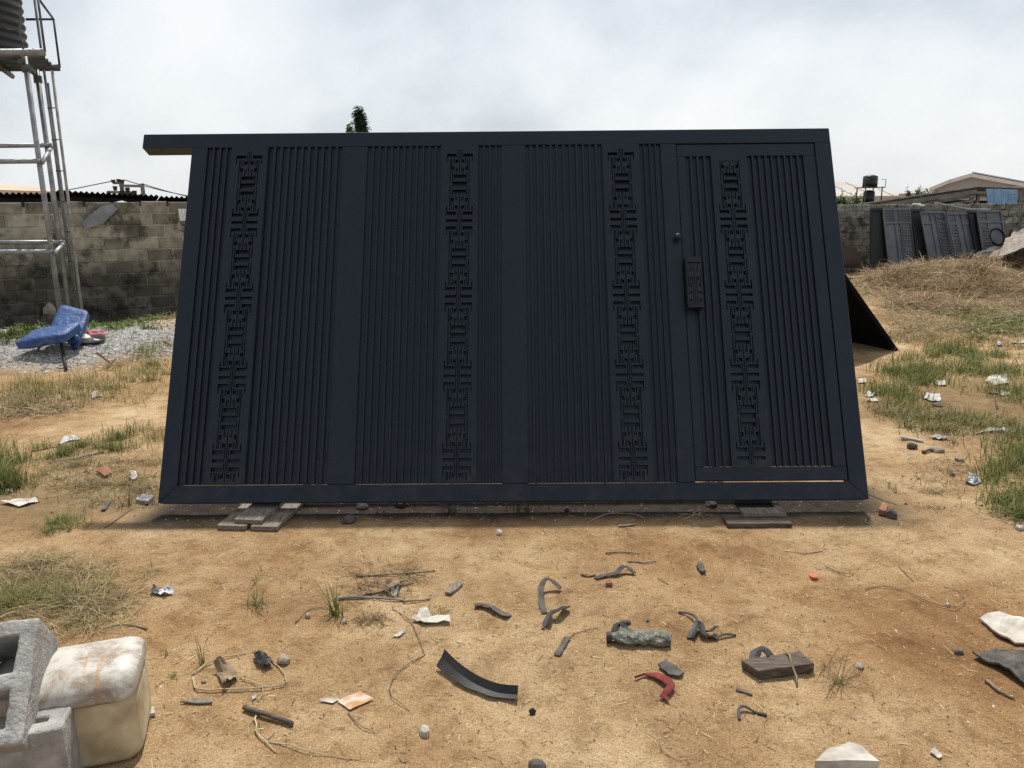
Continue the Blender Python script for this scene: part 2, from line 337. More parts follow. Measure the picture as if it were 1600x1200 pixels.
base = mix(t, zs.outputs[2], base, ramp(t, nz(t, ge, 14, 6, 0.7), [(0.35, (0.012, 0.011, 0.011)), (0.7, (0.042, 0.038, 0.034))]))  # overspray black, darkened further for the shade below the gate
t.links.new(base, bs.inputs['Base Color']); bs.inputs['Roughness'].default_value = 0.97; bs.inputs['Specular IOR Level'].default_value = 0.12
hs = mix(t, 0.45, nz(t, ge, 26, 8, 0.72, 0.5), nz(t, ge, 170, 3, 0.7))
bumpn(t, bs, hs, 0.85, 0.022)

# ------------------------------------------------------------------ ground
def axis(lo, hi, step, far, g=1.22):
    a = list(np.arange(lo, hi+1e-6, step)); s = step
    b = a[-1]
    while b < far: s *= g; b += s; a.append(b)
    b = a[0]; s = step; pre = []
    while b > -far: s *= g; b -= s; pre.append(b)
    return pre[::-1]+a
def inside(poly, x, y):
    r = False; n = len(poly); j = n-1
    for i in range(n):
        xi, yi = poly[i]; xj, yj = poly[j]
        if (yi > y) != (yj > y) and x < (xj-xi)*(y-yi)/(yj-yi)+xi: r = not r
        j = i
    return r
xs = axis(-3.6, 3.6, 0.03, 900); ys = []
y = 1.3
while y < 900: ys.append(y); y += max(0.025, 0.0075*y) if y < 24 else (y-20)*0.12
pre = []; y = 1.3; s = 0.05
while y > -300: s *= 1.35; y -= s; pre.append(y)
ys = pre[::-1]+ys
nx, ny = len(xs), len(ys)
gv = [(x_, y_, tz(x_, y_)) for y_ in ys for x_ in xs]
gf = [(j*nx+i, j*nx+i+1, (j+1)*nx+i+1, (j+1)*nx+i) for j in range(ny-1) for i in range(nx-1)]
me = bpy.data.meshes.new('ground'); me.from_pydata(gv, [], gf); me.update()
for p_ in me.polygons: p_.use_smooth = True
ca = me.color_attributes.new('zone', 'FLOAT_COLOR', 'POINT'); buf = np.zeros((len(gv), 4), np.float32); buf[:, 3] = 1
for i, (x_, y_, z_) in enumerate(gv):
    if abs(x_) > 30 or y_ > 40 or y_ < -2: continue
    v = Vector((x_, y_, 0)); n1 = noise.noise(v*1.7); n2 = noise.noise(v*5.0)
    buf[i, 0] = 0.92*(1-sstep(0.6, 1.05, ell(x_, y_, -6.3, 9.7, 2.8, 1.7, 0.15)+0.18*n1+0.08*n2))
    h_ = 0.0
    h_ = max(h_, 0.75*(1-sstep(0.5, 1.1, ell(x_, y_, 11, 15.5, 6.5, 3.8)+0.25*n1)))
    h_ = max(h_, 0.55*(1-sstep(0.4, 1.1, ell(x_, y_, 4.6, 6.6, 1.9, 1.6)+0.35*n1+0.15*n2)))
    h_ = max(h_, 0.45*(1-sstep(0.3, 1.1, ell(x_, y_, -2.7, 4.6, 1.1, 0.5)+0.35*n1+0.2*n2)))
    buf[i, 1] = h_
    k = 0.0                                         # overspray along the gate's foot, deepened to paint in its shadow
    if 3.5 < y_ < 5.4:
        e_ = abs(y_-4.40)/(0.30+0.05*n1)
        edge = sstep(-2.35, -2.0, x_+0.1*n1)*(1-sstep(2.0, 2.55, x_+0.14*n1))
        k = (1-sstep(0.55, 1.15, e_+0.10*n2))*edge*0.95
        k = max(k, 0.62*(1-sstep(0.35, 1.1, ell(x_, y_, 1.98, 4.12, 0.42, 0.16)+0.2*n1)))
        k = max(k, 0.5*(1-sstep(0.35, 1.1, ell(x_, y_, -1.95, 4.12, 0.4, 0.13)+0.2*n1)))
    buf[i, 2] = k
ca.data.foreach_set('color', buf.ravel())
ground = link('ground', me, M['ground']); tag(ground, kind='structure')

# ------------------------------------------------------------------ the big sliding gate
q = (-2.0550, 4.2131, -0.0071, 0.0006, 0.4518); zb = 0.09
W, H = 4.102, 2.3695
u = Vector((math.cos(q[2])*math.cos(q[3]), math.sin(q[2])*math.cos(q[3]), math.sin(q[3])))
nn = Vector((-math.sin(q[2]), math.cos(q[2]), 0))
vv = math.sin(q[4])*nn + math.cos(q[4])*Vector((0, 0, 1)); vv = (vv-u*u.dot(vv)).normalized()
nb = vv.cross(u)
gm = Matrix.Identity(4)
for i in range(3): gm[i][0] = u[i]; gm[i][1] = nb[i]; gm[i][2] = vv[i]
gm[0][3], gm[1][3], gm[2][3] = q[0], q[1], zb
gate = empty('sliding_gate', None, mat=gm, label='large black steel sliding gate leaning back with slatted panels and fretwork strips', cat='gate')
DP = 0.085          # frame depth
gm_ = M['gate']
def gpart(name, mb, parent=gate, bevel=0.0, mat=gm_): return mb.build(name, mat, parent, bevel=bevel)
FR = 0.102
gpart('top_rail', MB().box(-0.323, W, 0, DP+0.01, H-0.100, H), bevel=0.003)
mg = 0.0007
gpart('bottom_rail', MB().prism([(mg, 0), (W-mg, 0), (W-FR, FR-mg), (FR, FR-mg)], 0, DP), bevel=0.0015)
gpart('stile', MB().prism([(0, mg), (FR-mg, FR), (FR-mg, H-0.1005), (0, H-0.1005)], 0, DP), bevel=0.0015)
gpart('stile', MB().prism([(W, mg), (W, H-0.1005), (W-FR+mg, H-0.1005), (W-FR+mg, FR)], 0, DP), bevel=0.0015)
V0, V1 = 0.108, H-0.1008
# sections of the fixed leaf: (groove start, groove end, count)
def sheetbox(a, b, v0, v1, d0, d1): return MB().box(a, b, d0, d1, v0, v1)
for a, b in ((0.972, 1.132), (1.992, 2.146), (3.012, 3.112)):
    gpart('stile', sheetbox(a, b, FR+0.0005, V1, 0.0, DP-0.004), bevel=0.0025)
GD = 0.017          # groove depth
bar_cache = {}
def bars(a, b, n, v0, v1, parent, pre, post):
    # n grooves from a to b; bars stand between them, plain strips close the ends
    gw = 0.026; p = (b-a-gw)/(n-1); bw = p-gw
    key = (round(bw, 5), round(v1-v0, 4))
    if key not in bar_cache:
        me_ = MB().box(0, bw, 0, GD-0.001, v0, v1).mesh('slat')
        bm = bmesh.new(); bm.from_mesh(me_); bmesh.ops.recalc_face_normals(bm, faces=bm.faces)
        bmesh.ops.bevel(bm, geom=[e_ for e_ in bm.edges if abs(e_.verts[0].co.z-e_.verts[1].co.z) > 0.5 and e_.verts[0].co.y < 0.001], offset=0.002, segments=1, affect='EDGES')
        bm.to_mesh(me_); bm.free(); bar_cache[key] = me_
    for k in range(n-1):
        o = link('slat', bar_cache[key], gm_, parent); o.location = (a+gw+k*p, random.uniform(0.0, 0.0012), 0)
# fretwork strip: slots in a sheet, period 0.501 m
def fret_rects():
    k = 0.501/1657.0*1.0; kx = 0.165/565.0
    out_ = []
    def S(x0, x1, y0, y1): out_.append((x0*kx, x1*kx, y0*k, y1*k))
    S(47, 284, -31, 31)
    S(72, 284, 127, 203); S(264, 286, 127, 322)
    S(0, 8, -610, 610); S(32, 47, -330, 330); S(46, 96, 264, 342)
    S(115, 133, 232, 372); S(167, 184, 236, 428); S(122, 184, 424, 512)
    S(197, 215, 236, 805); S(68, 88, 452, 622); S(38, 54, 455, 532)
    S(0, 136, 614, 702); S(0, 162, 770, 840); S(148, 165, 545, 800)
    return out_
def fret_mesh(wd, hh, centers, half, extra=()):
    """sheet 0..wd by 0..hh with slots; the pattern is centred on wd/2 and repeats at the given cross heights"""
    per = 0.501; c = wd/2; holes = []
    for cy_ in centers:
        for (x0, x1, y0, y1) in fret_rects():
            for sx in (1, -1):
                for sy in (1, -1):
                    xa, xb = (c+x0, c+x1) if sx > 0 else (c-x1, c-x0)
                    ya, yb = (cy_+y0, cy_+y1) if sy > 0 else (cy_-y1, cy_-y0)
                    ya, yb = max(ya, 0.012), min(yb, hh-0.034)
                    xa, xb = max(xa, 0.007), min(xb, wd-0.007)
                    if yb-ya > 0.003 and xb-xa > 0.001: holes.append((xa, xb, ya, yb))
    X = sorted(set([0, wd]+[round(v_, 5) for h_ in holes for v_ in h_[:2]]))
    Y = sorted(set([0, hh]+[round(v_, 5) for h_ in holes for v_ in h_[2:]]))
    def dedupe(A):
        o_ = [A[0]]
        for a_ in A[1:]:
            if a_-o_[-1] > 0.0004: o_.append(a_)
        return o_
    X, Y = dedupe(X), dedupe(Y)
    nx_, ny_ = len(X)-1, len(Y)-1
    solid = np.ones((nx_+2, ny_+2), bool); solid[0, :] = solid[-1, :] = False; solid[:, 0] = solid[:, -1] = False
    xm = np.array([(X[i]+X[i+1])/2 for i in range(nx_)]); ym = np.array([(Y[j]+Y[j+1])/2 for j in range(ny_)])
    for (xa, xb, ya, yb) in holes:
        solid[1:-1, 1:-1][np.ix_((xm > xa) & (xm < xb), (ym > ya) & (ym < yb))] = False
    vid = {}; vs = []; fs = []
    def V(i, j, d):
        if (i, j, d) not in vid: vid[(i, j, d)] = len(vs); vs.append((X[i], 0.0 if d == 0 else half, Y[j]))
        return vid[(i, j, d)]
    for i in range(nx_):
        for j in range(ny_):
            if not solid[i+1, j+1]: continue
            fs.append((V(i, j, 0), V(i+1, j, 0), V(i+1, j+1, 0), V(i, j+1, 0)))
            fs.append((V(i, j, 1), V(i, j+1, 1), V(i+1, j+1, 1), V(i+1, j, 1)))
            if not solid[i, j+1]: fs.append((V(i, j, 0), V(i, j+1, 0), V(i, j+1, 1), V(i, j, 1)))
            if not solid[i+2, j+1]: fs.append((V(i+1, j, 0), V(i+1, j, 1), V(i+1, j+1, 1), V(i+1, j+1, 0)))
            if not solid[i+1, j]: fs.append((V(i, j, 0), V(i, j, 1), V(i+1, j, 1), V(i+1, j, 0)))
            if not solid[i+1, j+2]: fs.append((V(i, j+1, 0), V(i+1, j+1, 0), V(i+1, j+1, 1), V(i, j+1, 1)))
    me_ = bpy.data.meshes.new('fretwork_panel'); me_.from_pydata(vs, [], fs); me_.update(); return me_
crosses = [1.244-V0+0.501*k for k in (-3, -2, -1, 0, 1, 2)]
fm = fret_mesh(0.232, V1-V0, crosses, 0.022)
SEC = [  # sheet span, first groove run, fret span, second run
    (0.1025, 0.9715, (0.107, 0.256, 4), 0.2575, (0.499, 0.970, 11)),
    (1.1325, 1.9915, (1.136, 1.605, 12), 1.6075, (1.848, 1.990, 4)),
    (2.1465, 3.0115, (2.148, 2.634, 12), 2.6365, (2.876, 3.010, 4))]
for a, b, r1, fx, r2 in SEC:
    gpart('back_sheet', sheetbox(a-0.004, b+0.004, V0-0.0035, V1+0.004, GD, GD+0.006))
    bars(*r1, V0, V1, gate, 0, 0); bars(*r2, V0, V1, gate, 0, 0)
    o = link('fretwork_panel', fm, gm_, gate); o.location = (fx+ (r2[0]-fx-0.232)/2, -0.006, V0)
    for (p0, p1) in ((r1[1]+0.0005, fx+(r2[0]-fx-0.232)/2-0.0005), (fx+(r2[0]-fx-0.232)/2+0.2325, r2[0]-0.0005)):
        if p1-p0 > 0.002: gpart('edge_strip', sheetbox(p0, p1, V0, V1, 0.0, GD-0.001))
# wicket door
D0, D1, DV0, DV1 = 3.1165, 3.9965, 0.1115, H-0.1040
door = empty('wicket_door', (0, 0, 0)); door.parent = gate
fd = 0.008; FW_ = 0.0
gpart('door_frame', MB().box(D0, D1, fd, 0.05, DV1-0.083, DV1), door, 0.002)
gpart('door_frame', MB().box(D0, D1, fd, 0.05, DV0, DV0+0.080), door, 0.002)
gpart('door_frame', MB().box(D0, D0+0.053, fd, 0.05, DV0+0.0805, DV1-0.0835), door, 0.002)
gpart('door_frame', MB().box(3.9205, D1, fd, 0.05, DV0+0.0805, DV1-0.0835), door, 0.002)
dv0, dv1 = DV0+0.082, DV1-0.0838
gpart('back_sheet', MB().box(D0+0.0535, 3.92, fd+GD, fd+GD+0.005, dv0+0.0015, dv1), door)
dm = fret_mesh(0.232, dv1-dv0, [1.244-dv0+0.501*k for k in (-3, -2, -1, 0, 1, 2)], 0.022)
n0 = len(gate.children)
def dbars(a, b, n):
    before = set(COL.objects); bars(a, b, n, dv0, dv1, door, 0, 0)
    for o in set(COL.objects)-before: o.location.y += fd
dbars(3.1705, 3.326, 4); dbars(3.5655, 3.920, 9)
o = link('fretwork_panel', dm, gm_, door); o.location = (3.330, fd-0.006, dv0)
# knob and handle plate
mb = MB(); mb.lathe([(0.001, 0), (0.016, 0), (0.016, 0.006), (0.010, 0.009), (0.010, 0.022), (0.019, 0.026), (0.021, 0.036), (0.015, 0.044), (0.001, 0.045)], 20)
kn = mb.build('lock_knob', M['gate_dark'], gate, smooth=True); kn.rotation_euler = (R_(90), 0, 0); kn.location = (3.085, 0.0, 1.615)
hp = fret_mesh(0.092, 0.325, [0.09], 0.008)
hm = bpy.data.meshes.new('x')
hb = MB().box(0, 0.096, 0.0085, 0.05, 0, 0.325).build('handle_box', M['gate_dark'], gate, bevel=0.002); hb.location = (3.118, -0.052, 1.149)
o = link('handle_plate', hp, gm_, hb); o.location = (0.002, 0.0, 0)
for zz in (0.03, 0.28): MB().box(0.03, 0.07, 0.0505, 0.0515, zz, zz+0.03).build('bracket', M['gate_dark'], hb)

# ------------------------------------------------------------------ timber under the gate, gate behind it
def plank(name, p, dirv, width, length, thick, mat, label, cat='plank', group=None, z=None, tilt=0.0):
    d = Vector(dirv).normalized(); s_ = Vector((d.y, -d.x, 0))
    o = empty_mesh = MB()
    n = 6; vs = []; top = []
    rr = random.Random(int(px_seed(label)*37))
    for i in range(n+1):
        t_ = i/n; c = d*(length*t_)
        wl = width/2*(1+rr.uniform(-0.05, 0.05)); wr = width/2*(1+rr.uniform(-0.05, 0.05))
        zt = thick*(1+rr.uniform(-0.06, 0.06))
        top += [(c-s_*wl), (c+s_*wr)]
        vs += [tuple(c-s_*wl), tuple(c+s_*wr), tuple(c+s_*wr+Vector((0, 0, zt))), tuple(c-s_*wl+Vector((0, 0, zt)))]
    fs = [(0, 1, 2, 3), (n*4+3, n*4+2, n*4+1, n*4)]
    for i in range(n):
        for k in range(4): fs.append((i*4+k, (i+1)*4+k, (i+1)*4+(k+1) % 4, i*4+(k+1) % 4))
    o = MB().add(vs, fs).build(name, mat, bevel=0.002)
    o.location = (p[0], p[1], (tz(p[0], p[1]) if z is None else z))
    return tag(o, label, cat, group)
def gz(px, py): p = G(px, py); return p
p = G(362, 829); plank('plank', p, (0.10, 1, 0), 0.165, 0.62, 0.026, M['wood'], 'weathered lower plank under the gate, the one nearer its stub end', z=0.004)
p = G(413, 830); plank('plank', p, (0.10, 1, 0), 0.155, 0.60, 0.026, M['wood'], 'weathered lower plank under the gate, the one farther from its stub end', z=0.004)
p = G(388, 826); plank('plank', p, (0.12, 1, 0), 0.165, 0.50, 0.026, M['wood'], 'split grey plank lying on top of two others under the gate', z=0.0312)
p = G(1180, 818); plank('plank', Vector((p.x-0.175, p.y, 0)), (1, 0.0, 0), 0.13, 0.36, 0.024, M['wood_dark'], 'dark plank lying lowest in the stack below the wicket door', z=0.003)
p = G(1158, 812); plank('plank', Vector((p.x, p.y+0.045, 0)), (1, 0.0, 0), 0.15, 0.245, 0.024, M['wood'], 'grey plank lying in the middle of the stack below the wicket door', z=0.0285)
p = G(1148, 800, 0); o = MB()
bx_, by_ = P(1149, 797, 4.19).x, 4.19
o.box(0, 0.215, 0, 0.05, 0, 0.005).box(0, 0.215, 0.0455, 0.05, 0.0052, 0.035)
o = o.build('angle_iron', M['gate_dark']); o.location = (bx_, by_-0.02, 0.0545); tag(o, 'short black angle iron on top of the planks below the wicket door', 'metal bar')
# second gate behind, leaning the other way against the first
a_ = R_(66); Pn = G(1404, 548)
du = Vector((-math.cos(a_), math.sin(a_), 0)); lw = Vector((-math.sin(a_), -math.cos(a_), 0))
TL_ = 0.80; dv_ = (lw*math.sin(TL_)+Vector((0, 0, 1))*math.cos(TL_)).normalized(); dn = du.cross(dv_)
m2 = Matrix.Identity(4)
for i in range(3): m2[i][0] = du[i]; m2[i][1] = dn[i]; m2[i][2] = dv_[i]
m2[0][3], m2[1][3], m2[2][3] = Pn.x, Pn.y, Pn.z+0.012
g2 = empty('propped_gate', None, mat=m2, label='black sheet gate leaning behind the big gate, only its edge showing', cat='gate')
MB().box(0.0501, 2.35, -0.02, -0.012, 0.0501, 2.25).build('sheet', M['black_sheet'], g2)
for x0, x1, z0, z1 in ((0, 2.4, 0, 0.05), (0, 2.4, 2.25, 2.3), (0, 0.05, 0.0501, 2.2499), (2.35, 2.4, 0.0501, 2.2499), (1.15, 1.2, 0.0501, 2.2499)):
    MB().box(x0, x1, -0.05, 0.0, z0, z1).build('frame_bar', M['black_sheet'], g2, bevel=0.002)
# the trestle that carries the big gate from behind
tr = empty('trestle', (0, 5.42, tz(0, 5.42)), label='black steel trestle standing behind the big gate and carrying it', cat='trestle')
for x in (-1.3, 1.3):
    MB().tube([(x, 0.55, 0), (x, -0.08, 1.60)], 0.025, 8).build('leg', M['gate_dark'], tr)
    MB().tube([(x+0.06, -0.5, 0), (x+0.06, -0.09, 1.62)], 0.025, 8).build('leg', M['gate_dark'], tr)
MB().tube([(-1.5, -0.14, 1.66), (1.5, -0.14, 1.66)], 0.03, 8).build('cross_bar', M['gate_dark'], tr)

# ------------------------------------------------------------------ block walls
def block_meshes(bw, bh, dp, n, seed):
    r = random.Random(seed); out_ = []
    for k in range(n):
        j = lambda s_=0.009: r.uniform(-s_, s_)
        c = 0.008
        x0, x1, z0, z1 = j(), bw+j(), j(), bh+j()
        f = [(x0+c, -0.012+j(0.004), z0+c), (x1-c, -0.012+j(0.004), z0+c), (x1-c+j(0.008), -0.012+j(0.004), z1-c), (x0+c, -0.012+j(0.004), z1-c+j(0.004))]
        g = [(x0, 0, z0), (x1, 0, z0), (x1, 0, z1), (x0, 0, z1)]; b = [(x0, dp, z0), (x1, dp, z0), (x1, dp, z1), (x0, dp, z1)]
        mm = MB().add(f+g+b, [(0, 1, 2, 3)]+[(i, i+4, (i+1) % 4+4, (i+1) % 4) for i in range(4)]+[(i+4, i+8, (i+1) % 4+8, (i+1) % 4+4) for i in range(4)])
        me_ = mm.mesh('block'); bm = bmesh.new(); bm.from_mesh(me_); bmesh.ops.recalc_face_normals(bm, faces=bm.faces); bm.to_mesh(me_); bm.free(); out_.append(me_)
    return out_
def block_wall(name, origin, rz, length, height, bw, bh, gap, mat, single, label, holes=(), seed=3):
    root = empty(name, origin, rz, label, 'wall')
    MB().box(0, length, 0.001, 0.20, -0.1, height-0.012).build('mortar_core', M['mortar_l'] if mat == M['wall_l'] else M['mortar_r'], root)
    ms = block_meshes(bw, bh, 0.03, 7, seed); r = random.Random(seed); rest = MB()
    rows = int(round(height/(bh+gap)))
    for j in range(rows):
        x = -(bw+gap)*(0.5 if j % 2 else 0.0)-r.uniform(0, 0.06); z = j*(bh+gap)
        while x < length:
            if x >= 0 and x+bw <= length:
                cx_ = x+bw/2
                if any(h0 < cx_ < h1 and g0 <= j <= g1 for h0, h1, g0, g1 in holes): pass
                elif any(a0 <= cx_ <= a1 for a0, a1 in single):
                    o = link('block', r.choice(ms), mat, root); o.location = (x, r.uniform(-0.004, 0.006), z)
                else:
                    me_ = r.choice(ms); rest.add([(v_.co.x+x, v_.co.y, v_.co.z+z) for v_ in me_.vertices], [tuple(p_.vertices) for p_ in me_.polygons])
            x += bw+gap+r.uniform(-0.004, 0.012)
    if rest.v:
        o = rest.build('blocks', mat, root); o['kind'] = 'stuff'
    return root
wd_ = Vector((0.8645, 0.5026, 0)); w0 = Vector((-7.69, 11.53, 0))-wd_*3.2
lw_ = block_wall('block_wall', (w0.x, w0.y, 0), math.atan2(wd_.y, wd_.x), 19.6, 1.80, 0.372, 0.170, 0.018, M['wall_l'], [(2.2, 7.6)],
                 'sooty old concrete block wall behind the gravel heap and water tower', seed=5)
rwo = Vector((6.35, 19.95, 0))
block_wall('block_wall', (rwo.x, rwo.y, 0), R_(5.0), 12.5, 1.66, 0.208, 0.157, 0.016, M['wall_r'], [(1.6, 3.1), (6.0, 8.2)],
           'pale old concrete block wall with dark gates leaning against it', seed=9)
WL = lambda s, z=0.0, off=0.0: Vector((w0.x, w0.y, 0))+wd_*(s+3.2)+Vector((0.5026, -0.8645, 0))*off+Vector((0, 0, z))

# bent grey metal sheet hanging over the wall top
def ribbon(name, pts, wv, mat, thick=0.004, sub=1):
    """strip along pts with half-width vectors wv"""
    a = [Vector(p)-Vector(w_) for p, w_ in zip(pts, wv)]; b = [Vector(p)+Vector(w_) for p, w_ in zip(pts, wv)]
    n = len(pts); mb = MB(); vs = []
    for i in range(n):
        tdir = (Vector(pts[min(i+1, n-1)])-Vector(pts[max(i-1, 0)])).normalized()
        nr = tdir.cross(Vector(wv[i])).normalized()*(thick/2)
        vs += [a[i]-nr, b[i]-nr, b[i]+nr, a[i]+nr]
    fs = [(0, 1, 2, 3), (4*n-1, 4*n-2, 4*n-3, 4*n-4)]
    for i in range(n-1):
        for k in range(4): fs.append((i*4+k, (i+1)*4+k, (i+1)*4+(k+1) % 4, i*4+(k+1) % 4))
    return mb.add(vs, fs).build(name, mat)
def wallpt(px, py, off):
    d = ray(px, py); n_ = Vector((0.5026, -0.8645, 0)); A = WL(0)+n_*off
    return EYE+d*((A-EYE).dot(n_)/d.dot(n_))
mb = MB()
hs_ = [(127, 349, 0.10), (146, 331, 0.075), (158, 323, 0.05), (170, 319, 0.02), (182, 315, -0.02), (192, 313.5, -0.12)]
lo_ = [(134, 357.5, 0.10), (160, 350, 0.075), (174, 337, 0.05), (184, 327, 0.02), (193, 318, -0.02), (203, 317, -0.12)]
A_ = [wallpt(*h_) for h_ in hs_]; B_ = [wallpt(*h_) for h_ in lo_]
vs = []; 
for p1, p2 in zip(A_, B_):
    n_ = Vector((0.5026, -0.8645, 0.2))*0.003
    vs += [p1-n_, p2-n_, p2+n_, p1+n_]
fs = [(0, 1, 2, 3), (23, 22, 21, 20)]
for i in range(5):
    for k in range(4): fs.append((i*4+k, (i+1)*4+k, (i+1)*4+(k+1) % 4, i*4+(k+1) % 4))
tag(MB().add(vs, fs).build('metal_sheet', M['sheet_grey']), 'bent grey metal sheet hanging over the top of the sooty wall', 'metal sheet')
# white corrugated scrap on the wall top by the gate, with a stone on it
def corrugated(name, o, U, V, width, length, amp, pitch, mat, parent=None, thick=0.004):
    n = max(4, int(width/pitch*6)); mb = MB(); U = Vector(U).normalized(); V = Vector(V).normalized(); Nn = U.cross(V).normalized(); vs = []
    for i in range(n+1):
        s_ = width*i/n; h_ = amp*math.sin(2*math.pi*s_/pitch)
        for d_ in (0, 1):
            for e_ in (0, 1): vs.append(Vector(o)+U*s_+V*(length*d_)+Nn*(h_+thick*e_))
    fs = []
    for i in range(n):
        b = i*4; c = b+4
        fs += [(b, c, c+2, b+2), (b+1, b+3, c+3, c+1), (b, b+1, c+1, c), (b+2, c+2, c+3, b+3)]
    fs += [(0, 2, 3, 1), (n*4, n*4+1, n*4+3, n*4+2)]
    return mb.add(vs, fs).build(name, mat, parent)
o = corrugated('corrugated_scrap', wallpt(281, 345, 0.13), wd_, (-0.1, 0.1, 1), 0.5, 0.19, 0.014, 0.055, M['white_trim'])
o.data.transform(Matrix.Identity(4)); tag(o, 'small white corrugated scrap hanging on the sooty wall beside the gate', 'roof sheet')

# ------------------------------------------------------------------ stones and other lumps
def lump_mesh(sx, sy, sz, seed, sub=2, rough=0.28):
    bm = bmesh.new(); bmesh.ops.create_icosphere(bm, subdivisions=sub, radius=1)
    for v in bm.verts:
        n_ = noise.noise(v.co*1.3+Vector((seed*3.1, seed, 0)))+0.5*noise.noise(v.co*2.9+Vector((seed, 0, seed)))
        v.co *= 1+rough*n_
        v.co = Vector((v.co.x*sx, v.co.y*sy, max(-0.55, v.co.z)*sz))
    zmin = min(v.co.z for v in bm.verts)
    for v in bm.verts: v.co.z -= zmin
    me_ = bpy.data.meshes.new('stone'); bm.to_mesh(me_); bm.free(); return me_
def stone(px, py, wpx, hpx, mat, name, label, cat='stone', seed=None, flat=0.6, sink=0.25, rz=None):
    p = G(px, py); sc = (p-EYE).dot(fw)/F_PX; r = wpx*sc/2; hz = min(hpx*sc*0.75, r*1.6)
    seed = seed if seed is not None else (int(px)*7+int(py)) % 97
    o = link(name, lump_mesh(r, r*0.8, hz/1.5, seed), M[mat]); o.location = (p.x, p.y+r*0.5, p.z-hz*sink*0.4)
    o.rotation_euler = (0, 0, random.uniform(0, 6) if rz is None else rz)
    return tag(o, label, cat)
# crumpled sheet from an outline
def scrap(pts, mat, name, label, cat, lift=0.02, thick=0.003, crump=0.008, cuts=3, tilt=None, dome=0.0, seed=1, fold=None):
    Pg = [G(*p_) for p_ in pts]; c = sum(Pg, Vector())/len(Pg)
    bm = bmesh.new(); vs = [bm.verts.new((p_.x-c.x, p_.y-c.y, 0)) for p_ in Pg]
    f = bm.faces.new(vs); bmesh.ops.triangulate(bm, faces=[f])
    bmesh.ops.subdivide_edges(bm, edges=bm.edges[:], cuts=cuts, use_grid_fill=True)
    R0 = max(v.co.length for v in bm.verts) or 1
    for v in bm.verts:
        q_ = v.co*(5/R0*0.4)+Vector((seed*1.7, seed*0.9, 0))
        z = lift*0.5+crump*(noise.noise(q_*1.2)+0.6*noise.noise(q_*2.7)+0.6)
        r_ = min(1, v.co.length/R0)
        z += dome*(1-r_*r_)+lift*0.5*r_*r_
        if tilt: z += max(-0.3, (v.co.x*tilt[0]+v.co.y*tilt[1]))+abs(R0*0.0)
        if fold: z += fold[2]*max(0, v.co.x*fold[0]+v.co.y*fold[1])**1.3
        v.co.z = z
    zmin = min(v.co.z for v in bm.verts)
    for v in bm.verts: v.co.z += 0.003-zmin+tz(c.x+v.co.x, c.y+v.co.y)-c.z
    g = bmesh.ops.extrude_face_region(bm, geom=bm.faces[:])
    for v in [e_ for e_ in g['geom'] if isinstance(e_, bmesh.types.BMVert)]: v.co.z += thick
    bmesh.ops.recalc_face_normals(bm, faces=bm.faces)
    me_ = bpy.data.meshes.new(name); bm.to_mesh(me_); bm.free()
    o = link(name, me_, M[mat]); o.location = (c.x, c.y, c.z)
    return tag(o, label, cat)
def stick(pts, r, mat, name, label, cat='stick', n=6, taper=0.6, lift=0.0, sub=3, wob=0.004):
    Pg = []
    for i, p_ in enumerate(pts):
        z = p_[2] if len(p_) > 2 else 0.0; Pg.append(G(p_[0], p_[1], r+z+lift*math.sin(math.pi*i/(max(1, len(pts)-1)))))
    out_ = []
    for i in range(len(Pg)-1):                       # catmull-rom
        p0, p1, p2, p3 = Pg[max(i-1, 0)], Pg[i], Pg[i+1], Pg[min(i+2, len(Pg)-1)]
        for k in range(sub):
            t_ = k/sub
            v = 0.5*((2*p1)+(p2-p0)*t_+(2*p0-5*p1+4*p2-p3)*t_*t_+(3*p1-p0-3*p2+p3)*t_**3)
            out_.append(v+Vector((random.uniform(-wob, wob), random.uniform(-wob, wob), random.uniform(0, wob))))
    out_.append(Pg[-1]); c = out_[0].copy()
    o = MB().tube([p_-c for p_ in out_], r, n, r*taper).build(name, M[mat], smooth=True); o.location = c
    return tag(o, label, cat)
